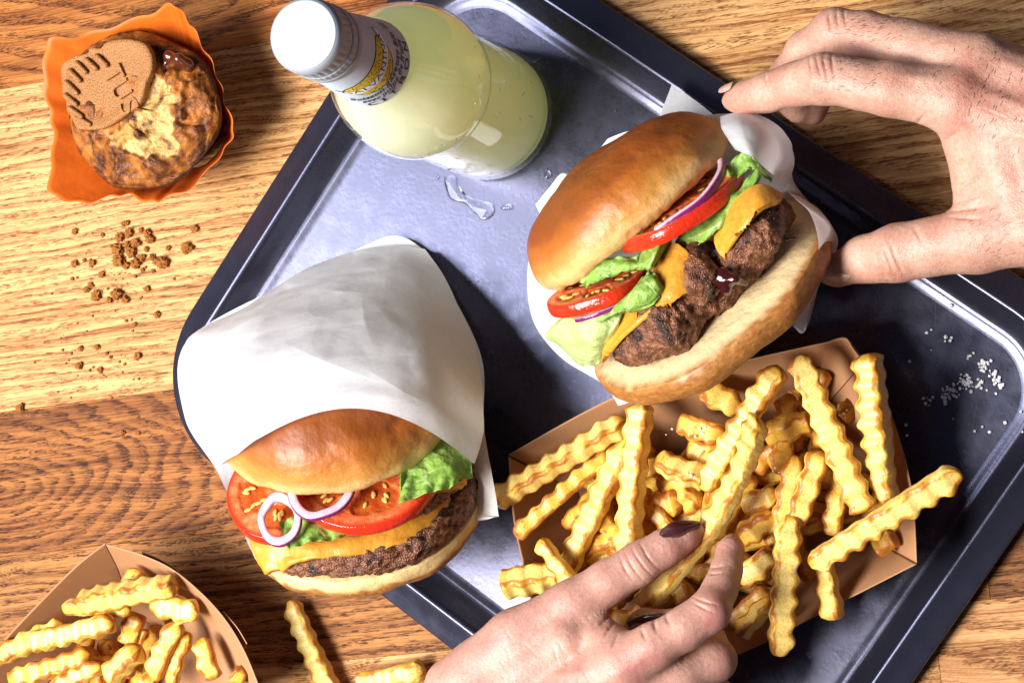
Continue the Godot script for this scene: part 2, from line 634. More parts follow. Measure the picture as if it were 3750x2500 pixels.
func rounded_rect(hx: float, hz: float, r: float, n_arc: int, n_side: int) -> PackedVector2Array:
	var out := PackedVector2Array()
	var cs := [Vector2(hx - r, hz - r), Vector2(-hx + r, hz - r), Vector2(-hx + r, -hz + r), Vector2(hx - r, -hz + r)]
	for k in 4:
		for i in n_arc + 1:
			out.append(cs[k] + Vector2.from_angle(PI * 0.5 * (k + float(i) / n_arc)) * r)
		var a: Vector2 = cs[k] + Vector2.from_angle(PI * 0.5 * (k + 1)) * r
		var b: Vector2 = cs[(k + 1) % 4] + Vector2.from_angle(PI * 0.5 * (k + 1)) * r
		for i in range(1, n_side):
			out.append(a.lerp(b, float(i) / n_side))
	return out


func tray_shape(at: Vector3, ang: float, long: float, wide: float, prof: Array) -> ArrayMesh:
	var P := PackedVector3Array()
	var n := 0
	for s in prof:
		if s[0] < 0.0:
			for k in n:
				P.append(q(0, s[1], 0))
			continue
		var ring := rounded_rect(long * 50.0 - s[0], wide * 50.0 - s[0], maxf(5.6 - s[0], 1.6), 14, 10)
		n = ring.size()
		for p in ring:
			P.append(q(p.x, s[1], p.y))
	return grid(P, PackedColorArray(), n, prof.size(), true)


func tray_at(at: Vector3, ang: float, long: float, wide: float) -> void:
	var t := thing("serving_tray", "dark navy plastic serving tray with a wide raised rim under the burgers", "tray", at)
	t.rotation.y = ang
	# outer lip, flange that rises inward, rounded crest, wall, fillet, floor; then back underneath
	var rim := smooth_profile([[0.02, 0.70], [0.0, 0.80], [0.05, 0.90], [0.16, 0.95], [0.75, 1.16], [1.22, 1.36], [1.36, 1.39], [1.48, 1.34], [1.62, 1.16], [2.05, 0.72], [2.34, 0.52], [2.50, 0.47], [2.62, 0.455], [2.85, 0.40], [3.0, 0.38]], 5)
	obj("rim", tray_shape(at, ang, long, wide, rim), mats.tray_enamel, t)
	obj("tray_floor", tray_shape(at, ang, long, wide, [[3.0, 0.38], [3.4, 0.372], [5.0, 0.37], [8.0, 0.37], [-1.0, 0.37]]), mats.tray_enamel, t)
	var under := smooth_profile([[0.02, 0.70], [0.10, 0.74], [0.75, 0.96], [1.30, 1.18], [1.50, 0.95], [2.0, 0.45], [2.4, 0.14], [2.9, 0.05]], 3)
	under.append([-1.0, 0.05])
	obj("underside", tray_shape(at, ang, long, wide, under), mats.tray_enamel, t)


func make_tray() -> void:
	tray_at(Vector3(0.0483, 0, 0.0191), -0.5924, 0.3937, 0.2943)
	water_pool("water_spill", "largest water spill, elongated, beside the foot of the bottle", [q(-3.44, 0.38, -7.91), q(-2.92, 0.38, -7.96), q(-2.76, 0.38, -7.43), q(-2.01, 0.38, -6.89), q(-1.01, 0.38, -6.60), q(-0.91, 0.38, -6.09), q(-1.39, 0.38, -5.81), q(-1.88, 0.38, -6.15), q(-2.38, 0.38, -6.62), q(-3.10, 0.38, -6.85), q(-3.36, 0.38, -7.34)], 0.07)
	water_pool("water_drop", "small wedge-shaped water drop right of the long water spill", [q(-0.52, 0.38, -6.46), q(-0.08, 0.38, -6.58), q(0.06, 0.38, -6.33), q(-0.43, 0.38, -6.29)], 0.07)
	water_pool("water_drop", "round water drop between the bottle and the burger paper", [q(1.67, 0.38, -8.01), q(1.87, 0.38, -8.13), q(2.00, 0.38, -7.92), q(1.79, 0.38, -7.74), q(1.65, 0.38, -7.82)], 0.09)
	water_pool("water_drop", "tiny water drop left of the long water spill", [q(-3.89, 0.38, -7.94), q(-3.80, 0.38, -8.00), q(-3.71, 0.38, -7.91), q(-3.82, 0.38, -7.83)], 0.05)


func water_pool(called: String, label: String, outline: Array, high: float) -> void:
	# a low bead of water: the outline rounded off, swelling towards the middle
	var c := Vector3.ZERO
	for p in outline:
		c += p / outline.size()
	var n := outline.size() * 6
	var ring := []
	for i in n:
		var t := float(i) / 6.0
		var k := int(t)
		var m := outline.size()
		ring.append(cr(outline[posmod(k - 1, m)], outline[k % m], outline[(k + 1) % m], outline[(k + 2) % m], t - k))
	var P := PackedVector3Array()
	for s in [[1.0, -0.004], [1.0, 0.3], [0.96, 0.62], [0.85, 0.86], [0.6, 1.0], [0.3, 1.0], [0.01, 1.0], [0.0, 1.0]]:
		for p in ring:
			var w: Vector3 = c.lerp(p, s[0]) - c
			w.y = s[1] * high * 0.01 + 0.0001
			P.append(w)
	var o := obj(called, grid(P, PackedColorArray(), n, 8, true), mats.water)
	o.position = c
	tag(o, label, "water", "")


# ---------------------------------------------------------------- bottle
func cone_r(h: float) -> float:
	# radius in cm of the neck label at height h
	return lerpf(1.86, 1.47, (h - 15.9) / 4.5)


func on_label(s: float, h: float, lift: float) -> Vector3:
	# s: cm along the label from its middle, h: height
	var r := cone_r(h) + lift
	var a := s / 1.68
	return q(r * cos(a), h, -r * sin(a))


func label_word(parent: Node3D, word: String, font_name: String, size: float, centre: Vector2, wide: float, rise: Vector2, slant: float, m: Material, called: String) -> void:
	# flat lettering wrapped round the neck; rise: how far the line of text climbs and bows
	var f := SystemFont.new()
	f.font_names = PackedStringArray([font_name])
	var t := TextMesh.new()
	t.font = f
	t.text = word
	t.font_size = 32
	t.pixel_size = 0.05
	t.depth = 0.02
	t.curve_step = 1.0
	var arr := t.get_mesh_arrays()
	var V: PackedVector3Array = arr[Mesh.ARRAY_VERTEX]
	var I: PackedInt32Array = arr[Mesh.ARRAY_INDEX]
	var lo := Vector3.INF
	var hi := -Vector3.INF
	for v in V:
		lo = lo.min(v)
		hi = hi.max(v)
	var kx := wide / (hi.x - lo.x)
	var ky := size / (hi.y - lo.y)
	var P := PackedVector3Array()
	for v in V:
		var x := (v.x - (lo.x + hi.x) * 0.5) * kx
		var y := (v.y - (lo.y + hi.y) * 0.5) * ky
		x += y * slant
		var t2 := x / (wide * 0.5)
		P.append(on_label(centre.x + x, centre.y + y + rise.x * t2 + rise.y * (t2 * t2 - 1.0), 0.035 if v.z > 0.0 else 0.02))
	obj(called, build(P, PackedColorArray(), I), m, parent)


func label_patch(parent: Node3D, called: String, f: Array, nu: int, nv: int, lift: float, m: Material) -> Node:
	# f: rows of [s, h] outline pairs: left edge and right edge per row
	var P := PackedVector3Array()
	for j in nv:
		for i in nu:
			var a: Vector2 = f[j][0]
			var b: Vector2 = f[j][1]
			var p := a.lerp(b, float(i) / (nu - 1))
			P.append(on_label(p.x, p.y, lift))
	return obj(called, grid(P, PackedColorArray(), nu, nv, false), m, parent)


func bow(t: float) -> float:
	# the curve of the ribbon across the lemon, t from -1 to 1
	return 18.55 + 0.14 * t - 0.55 * (1.0 - t * t)


func make_bottle() -> void:
	var b := thing("lemonade_bottle", "glass bottle of cloudy lemonade with a silver cap and a grey neck label", "bottle", Vector3(-0.0110, 0.004, -0.1091))
	# turned so that the middle of the label looks at the room's right side
	b.rotation.y = -0.60
	var outer := smooth_profile([[0.0, 0.55], [1.6, 0.42], [2.5, 0.05], [2.95, 0.03], [3.18, 0.30], [3.25, 0.9], [3.24, 3.0], [3.16, 6.0], [3.08, 8.6], [3.12, 9.2], [3.36, 9.7], [3.46, 10.3], [3.42, 11.2], [3.20, 12.4], [2.80, 13.6], [2.30, 14.8], [1.98, 15.6], [1.83, 16.0], [1.62, 18.0], [1.42, 20.4], [1.34, 21.4]], 5)
	var inner := []
	for p in outer:
		inner.append([maxf(p[0] - 0.14, 0.0), p[1] + (0.35 if p[1] < 1.0 else 0.0)])
	inner.append([0.0, 21.4])
	obj("lemonade", lathe(inner, 96), mats.liquid, b)
	mats.glass.heightmap_enabled = true
	mats.glass.heightmap_texture = embossing(1024)
	mats.glass.heightmap_scale = 0.10
	obj("glass_body", lathe(outer, 128), mats.glass, b)
	# label: a sleeve round the neck with its print
	var sleeve := []
	for k in 17:
		var h := 15.85 + 4.75 * k / 16.0
		sleeve.append([cone_r(h), h])
	var lab := obj("neck_label", lathe(sleeve, 96), mats.label_paper, b)
	var lemon := []
	var rim := []
	for k in 41:
		var t := -1.0 + 2.0 * k / 40.0
		var up := pow(maxf(0.0, 1.0 - t * t), 0.55)
		var c := bow(t) + 0.05
		lemon.append([Vector2(t * 1.62, c - 0.82 * up), Vector2(t * 1.62, c + 0.88 * up)])
		rim.append([Vector2(t * 1.68, c - 0.88 * up - 0.02), Vector2(t * 1.68, c + 0.94 * up + 0.02)])
	label_patch(lab, "lemon_outline", rim, 8, 41, 0.008, mats.ink)
	label_patch(lab, "lemon_drawing", lemon, 8, 41, 0.016, mats.lemon_ink)
	# the dots on the lemon peel
	rng.seed = 77
	var DP := PackedVector3Array()
	var DI := PackedInt32Array()
	for k in 150:
		var t := rng.randf_range(-0.92, 0.92)
		var side := 1.0 if k % 2 else -1.0
		var up := pow(1.0 - t * t, 0.55)
		var hh := bow(t) + 0.05 + side * lerpf(0.34, 0.78, rng.randf()) * (0.4 + 0.6 * up)
		if absf(hh - bow(t) - 0.05) > 0.76 * up + 0.02:
			continue
		var o := DP.size()
		DP.append(on_label(t * 1.62, hh, 0.024))
		for i in 6:
			var d := Vector2.from_angle(TAU * i / 6.0) * rng.randf_range(0.022, 0.04)
			DP.append(on_label(t * 1.62 + d.x, hh + d.y, 0.024))
			DI.append_array([o, o + 1 + (i + 1) % 6, o + 1 + i])
	obj("peel_dots", build(DP, PackedColorArray(), DI), mats.ink, lab)
	var band := []
	var band_rim := []
	for k in 41:
		var t := -1.0 + 2.0 * k / 40.0
		band.append([Vector2(t * 2.0, bow(t) - 0.22), Vector2(t * 2.0, bow(t) + 0.24)])
		band_rim.append([Vector2(t * 2.03, bow(t) - 0.25), Vector2(t * 2.03, bow(t) + 0.27)])
	label_patch(lab, "ribbon_outline", band_rim, 5, 41, 0.025, mats.ink)
	label_patch(lab, "ribbon", band, 5, 41, 0.031, mats.white_ink)
	label_word(lab, "GALVANINA", "Droid Sans", 0.32, Vector2(0.0, 18.56), 3.5, Vector2(0.14, 0.50), 0.0, mats.ink, "brand_lettering")
	label_word(lab, "Boisson gazeuse Bio", "Droid Serif", 0.42, Vector2(0.05, 17.12), 3.9, Vector2(0.0, 0.10), 0.3, mats.ink, "script_lettering")
	label_word(lab, "avec pulpe de fruits", "Droid Serif", 0.40, Vector2(0.1, 16.66), 3.3, Vector2(0.0, 0.06), 0.3, mats.ink, "script_lettering")
	label_word(lab, "C I T R O N", "Droid Sans", 0.34, Vector2(0.1, 16.2), 3.2, Vector2(0.0, 0.03), 0.0, mats.ink, "flavour_lettering")
	label_patch(lab, "green_seal", [[Vector2(2.1, 16.95), Vector2(2.6, 16.95)], [Vector2(2.1, 17.6), Vector2(2.6, 17.6)]], 6, 2, 0.014, mats.white_ink)
	label_patch(lab, "green_seal_field", [[Vector2(2.16, 17.05), Vector2(2.54, 17.05)], [Vector2(2.16, 17.5), Vector2(2.54, 17.5)]], 6, 2, 0.022, mats.green_ink)
	for k in 9:
		var s := -2.75 + 0.055 * k + (0.02 if k % 3 == 0 else 0.0)
		label_patch(lab, "small_print", [[Vector2(s, 16.15), Vector2(s + (0.035 if k % 2 else 0.02), 16.15)], [Vector2(s, 16.6), Vector2(s + (0.035 if k % 2 else 0.02), 16.6)]], 2, 2, 0.014, mats.ink)
	# cap: flat top, knurled skirt, plain band
	var cap := []
	var P := PackedVector3Array()
	var n := 192
	var prof := smooth_profile([[1.42, 20.35], [1.56, 20.38], [1.58, 20.75], [1.53, 20.84], [1.57, 20.92], [1.58, 21.35], [1.52, 21.44], [1.55, 21.55], [1.55, 22.35], [1.50, 22.62], [1.40, 22.76], [1.30, 22.80], [0.8, 22.80], [0.0, 22.80]], 5)
	for p in prof:
		for i in n:
			var a := TAU * i / n
			var r: float = p[0]
			if p[1] > 21.55 and p[1] < 22.4:
				r -= 0.045 * smoothstep(-0.2, 0.5, sin(a * 32.0)) * smoothstep(21.55, 21.75, p[1]) * (1.0 - smoothstep(22.15, 22.4, p[1]))
			if p[1] > 20.9 and p[1] < 21.4:
				r -= 0.02 * smoothstep(0.0, 0.4, sin(a * 40.0))
			P.append(q(cos(a) * r, p[1], sin(a) * r))
	obj("cap", grid(P, PackedColorArray(), n, prof.size(), true), mats.metal, b)


func embossing(size: int) -> ImageTexture:
	# raised ornament moulded into the glass: a band of leaves under the shoulder and a crest on the body (u round the bottle, v up)
	var im := Image.create(size, size, false, Image.FORMAT_RGB8)
	rng.seed = 31
	var strokes := []
	for k in 70:
		var u := rng.randf()
		var v := rng.randf_range(0.10, 0.40)
		if absf(wrapf(u - 0.02, -0.5, 0.5)) < 0.045:
			continue
		strokes.append([Vector2(u, v), rng.randf_range(-1.0, 1.0) + 1.4, rng.randf_range(0.01, 0.035), rng.randf_range(-4.0, 4.0)])
	for k in 44:
		strokes.append([Vector2(k / 44.0, 0.56 + 0.012 * sin(k * 2.1)), k * 2.4, 0.008, 40.0])
	for s in strokes:
		var p: Vector2 = s[0]
		var a: float = s[1]
		var steps := int(s[2] * size)
		for i in steps:
			p += Vector2.from_angle(a) / size
			a += s[3] / size * 3.0
			for dy in range(-2, 3):
				for dx in range(-2, 3):
					var g := maxf(0.0, 1.0 - Vector2(dx, dy).length() / 2.6)
					var x := posmod(int(p.x * size) + dx, size)
					var y := posmod(int(p.y * size) + dy, size)
					g = maxf(g, im.get_pixel(x, y).r)
					im.set_pixel(x, y, Color(g, g, g))
	return ImageTexture.create_from_image(im)


# ---------------------------------------------------------------- muffin
func make_muffin() -> void:
	var c := q(-17.65, 4.60, -11.02)
	var foot := q(-17.21, 0.00, -10.80)
	var m := thing("muffin", "brown muffin with a pale split top in an orange paper case", "muffin", foot)
	var rel := c - foot
	# the cake: a domed top that overhangs the case
	var nu := 260
	var nv := 120
	var P := PackedVector3Array()
	var C := PackedColorArray()
	for j in nv:
		var s := float(j) / (nv - 1)
		for i in nu:
			var a := TAU * i / nu
			var dir := Vector3(cos(a), 0, sin(a))
			# profile from the side of the case up over the rim to the middle
			var r: float
			var h: float
			if s < 0.25:
				r = lerpf(2.6, 3.35, s / 0.25)
				h = lerpf(-3.4, -0.9, s / 0.25)
			else:
				var t := (s - 0.25) / 0.75
				var ang := lerpf(-0.55, PI * 0.5, t)
				r = 4.0 * pow(maxf(cos(ang), 0.0), 0.85) if ang > 0.0 else 4.0 - 0.5 * pow(-ang / 0.55, 2.0)
				h = sin(ang) * (1.35 if ang > 0.0 else 1.0)
			r *= 1.0 + 0.05 * sin(a * 2.0 + 0.6) + 0.03 * sin(a * 3.0 + 2.0) + 0.018 * sin(a * 7.0)
			var p := dir * r + Vector3(0, h, 0)
			var top := smoothstep(-0.4, 0.5, h)
			# the split: the pale inside pushed up between two flaps of crust
			var x := p.x - 1.35
			var z := p.z - 0.35
			var wob := 0.35 * sim(p, 0.9) + 0.25 * sim(p, 2.1)
			var d1 := Vector2(x / 0.95, (z - 0.15 * x) / 2.1).length() + wob
			var d2 := Vector2((p.x - 1.1) / 1.4, (p.z - 2.0) / 0.55).length() + wob
			var d3 := Vector2((p.x + 0.5) / 1.0, (p.z - 1.35) / 0.7).length() + wob * 1.4
			var inside := 1.0 - smoothstep(0.75, 1.08, minf(d1, d2))
			var torn := 1.0 - smoothstep(0.6, 1.2, d3)
			var lip := smoothstep(0.9, 1.12, minf(d1, d2)) * (1.0 - smoothstep(1.12, 1.7, minf(d1, d2)))
			p.y += top * (0.30 * sim(p, 0.45) + 0.16 * fbm(p, 1.1) + 0.20 * lip - 0.12 * inside)
			var crack := 1.0 - smoothstep(0.0, 0.10, absf(sim(p + Vector3(3, 0, 8), 0.42) + 0.06 * sim(p, 2.5)))
			p.y -= top * crack * 0.22
			var nrm := Vector3(dir.x * cos(asin(clampf(top * 0.8, 0, 1))), top, dir.z).normalized()
			p += nrm * (0.05 * fbm(p, 3.2) + 0.02 * cel(p, 5.0))
			P.append((p) * 0.01 + rel)
			var n1 := 0.5 + 0.5 * fbm(p, 0.8)
			var n2 := 0.5 + 0.5 * fbm(p + Vector3(7, 1, 3), 2.4)
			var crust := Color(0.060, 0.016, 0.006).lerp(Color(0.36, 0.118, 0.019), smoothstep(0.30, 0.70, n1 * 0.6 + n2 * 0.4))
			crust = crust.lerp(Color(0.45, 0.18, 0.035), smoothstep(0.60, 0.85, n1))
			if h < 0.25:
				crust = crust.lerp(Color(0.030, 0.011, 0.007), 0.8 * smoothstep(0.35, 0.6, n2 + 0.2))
			var col := crust.lerp(Color(0.60, 0.34, 0.10), torn * (0.45 + 0.5 * n2))
			col = col.lerp(Color(0.68, 0.45, 0.17).lerp(Color(0.50, 0.26, 0.07), smoothstep(0.5, 0.8, n2)), inside * top * smoothstep(0.25, 0.6, n1 * 0.5 + n2 * 0.5))
			C.append(col)
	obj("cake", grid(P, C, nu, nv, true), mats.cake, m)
	# caramel that ran out beside the biscuit
	var car := blob([[q(-15.83, 5.60, -13.46), 0.30, q(-14.93, 5.30, -13.05), 0.38], [q(-15.18, 5.75, -13.26), 0.36, q(-14.83, 5.20, -12.81), 0.22], [q(-15.88, 5.50, -13.47), 0.25, q(-16.11, 5.60, -12.62), 0.18], [q(-16.11, 5.60, -12.62), 0.18, q(-15.96, 5.60, -11.94), 0.10]], 0.0007, 0.0012)
	var cp: PackedVector3Array = car[0]
	for i in cp.size():
		cp[i] -= foot
	obj("caramel", build(cp, PackedColorArray(), car[1]), mats.caramel, m)
	# the tulip case: paper folded up round the cake, with four pointed corners
	var rim := [q(-15.67, 5.60, -16.02), q(-17.18, 4.90, -15.66), q(-19.44, 4.60, -15.25), q(-20.99, 4.80, -14.70), q(-22.31, 5.40, -14.54), q(-22.95, 4.90, -13.57), q(-23.23, 4.50, -12.24), q(-22.92, 4.30, -11.06), q(-22.64, 4.30, -9.98), q(-22.53, 4.60, -8.42), q(-22.39, 5.00, -7.04), q(-21.71, 4.60, -6.64), q(-20.67, 4.30, -6.53), q(-19.30, 4.20, -6.86), q(-18.40, 4.10, -6.85), q(-17.28, 4.20, -6.52), q(-16.56, 4.10, -6.69), q(-15.33, 3.70, -7.35), q(-14.08, 3.60, -8.65), q(-13.34, 3.80, -9.46), q(-12.80, 4.40, -10.12), q(-13.33, 4.20, -11.33), q(-13.78, 4.30, -12.38), q(-14.27, 4.40, -13.55), q(-14.85, 4.60, -14.71), q(-15.21, 5.10, -15.48)]
	var n := rim.size()
	var per := 10
	var RP := PackedVector3Array()
	var rows := 24
	for j in rows:
		var s := float(j) / (rows - 1)
		for i in n * per:
			var t := float(i) / per
			var k := int(t)
			var p: Vector3 = cr(rim[posmod(k - 1, n)], rim[k % n], rim[(k + 1) % n], rim[(k + 2) % n], t - k)
			p -= foot
			var flat := Vector3(p.x, 0, p.z).normalized() * 0.021
			var w := flat.lerp(p, pow(s, 1.15))
			w.y = p.y * s + 0.0006
			var out := Vector3(p.x, 0, p.z).normalized()
			w += out * (0.0008 * sin(t * 5.3) * s + 0.0012 * sim(w * 100.0, 0.35) * s)
			RP.append(w)
	var RC := PackedColorArray()
	RC.resize(RP.size())
	RC.fill(Color.WHITE)
	# close the ring with a repeated first column
	var RP2 := PackedVector3Array()
	for j in rows:
		for i in n * per + 1:
			RP2.append(RP[j * n * per + i % (n * per)])
	var RC2 := PackedColorArray()
	RC2.resize(RP2.size())
	RC2.fill(Color(0.84, 0.34, 0.055))
	var inside_red := RC2.duplicate()
	inside_red.fill(Color(0.88, 0.18, 0.014))
	obj("paper_case", slab(RP2, RC2, n * per + 1, rows, 0.00025, inside_red), mats.case_paper, m)
	# the biscuit pressed into the top
	var bi := thing("biscuit", "broken half of a brown spiced biscuit with raised letters, stuck in the muffin", "biscuit", q(-18.70, 6.30, -12.03))
	var o := bi.position
	var outline := [q(-21.28, 6.00, -13.25), q(-20.59, 6.10, -13.55), q(-19.90, 6.15, -13.66), q(-19.67, 6.20, -13.92), q(-19.13, 6.25, -13.85), q(-18.80, 6.30, -14.11), q(-18.07, 6.40, -14.21), q(-17.23, 6.50, -14.14), q(-16.55, 6.50, -13.86), q(-16.21, 6.50, -13.20), q(-16.26, 6.45, -12.60), q(-16.55, 6.40, -12.01), q(-16.86, 6.20, -11.25), q(-17.25, 6.10, -10.82), q(-17.69, 6.05, -10.62), q(-18.71, 5.95, -10.08), q(-19.37, 5.90, -9.93), q(-20.31, 5.85, -9.96), q(-20.60, 5.85, -10.14), q(-20.83, 5.85, -10.57), q(-21.10, 5.85, -10.90), q(-21.13, 5.90, -11.38), q(-21.33, 5.90, -11.75), q(-21.35, 5.95, -12.28), q(-21.43, 5.95, -12.81)]
	var mid := Vector3.ZERO
	for p in outline:
		mid += p / outline.size()
	var BP := PackedVector3Array()
	var m2 := outline.size() * 4
	for s in [[0.0, -0.55], [0.6, -0.55], [0.97, -0.5], [1.0, -0.35], [1.0, -0.05], [0.985, 0.03], [0.94, 0.06], [0.88, 0.05], [0.80, 0.0], [0.74, -0.06], [0.72, -0.07], [0.5, -0.06], [0.2, -0.06], [0.0, -0.06]]:
		for i in m2:
			var k := i / 4
			var nn := outline.size()
			var p: Vector3 = cr(outline[posmod(k - 1, nn)], outline[k], outline[(k + 1) % nn], outline[(k + 2) % nn], (i % 4) / 4.0)
			var w: Vector3 = mid.lerp(p, s[0])
			var edge := 0.10 * sin(i * TAU / 4.0 * 0.5 + 0.3) if s[0] > 0.86 and s[1] > -0.2 and i > m2 / 2 else 0.0
			w += Vector3(-0.05, 1, 0.12).normalized() * 0.01 * (s[1] + edge * 0.0) - o
			BP.append(w)
	obj("biscuit_slab", grid(BP, PackedColorArray(), m2, 14, true), mats.biscuit, bi)
	# the ridges along the left rim
	for r in [[q(-20.45, 6.12, -13.16), q(-19.95, 6.15, -12.71)], [q(-19.89, 6.20, -13.29), q(-19.35, 6.22, -12.85)], [q(-19.29, 6.28, -13.43), q(-18.75, 6.30, -12.98)], [q(-20.86, 6.05, -12.80), q(-20.29, 6.10, -12.31)], [q(-21.06, 6.00, -12.26), q(-20.45, 6.05, -11.72)], [q(-21.10, 5.98, -11.63), q(-20.50, 6.00, -11.18)], [q(-20.86, 5.95, -10.99), q(-20.21, 5.98, -10.58)], [q(-20.46, 5.95, -10.51), q(-19.73, 5.98, -10.18)]]:
		var g := blob([[r[0] + q(0, 0.04, 0), 0.19, r[1] + q(0, 0.04, 0), 0.16]], 0.0006, 0.0005)
		var gp: PackedVector3Array = g[0]
		for i in gp.size():
			gp[i] -= o
		obj("rim_ridge", build(gp, PackedColorArray(), g[1]), mats.biscuit, bi)
	var f := SystemFont.new()
	f.font_names = PackedStringArray(["Droid Sans"])
	var letters := TextMesh.new()
	letters.font = f
	letters.text = "TUS"
	letters.font_size = 64
	letters.pixel_size = 0.00022
	letters.depth = 0.0024
	var dirx := (q(-17.46, 6.15, -10.96) - q(-18.32, 6.30, -12.65)).normalized()
	var up := Vector3(-0.05, 1, 0.12).normalized()
	var diry := up.cross(dirx).normalized()
	obj("raised_lettering", letters, mats.biscuit, bi, Transform3D(Basis(dirx, diry, up), q(-17.96, 6.18, -11.77) - o))


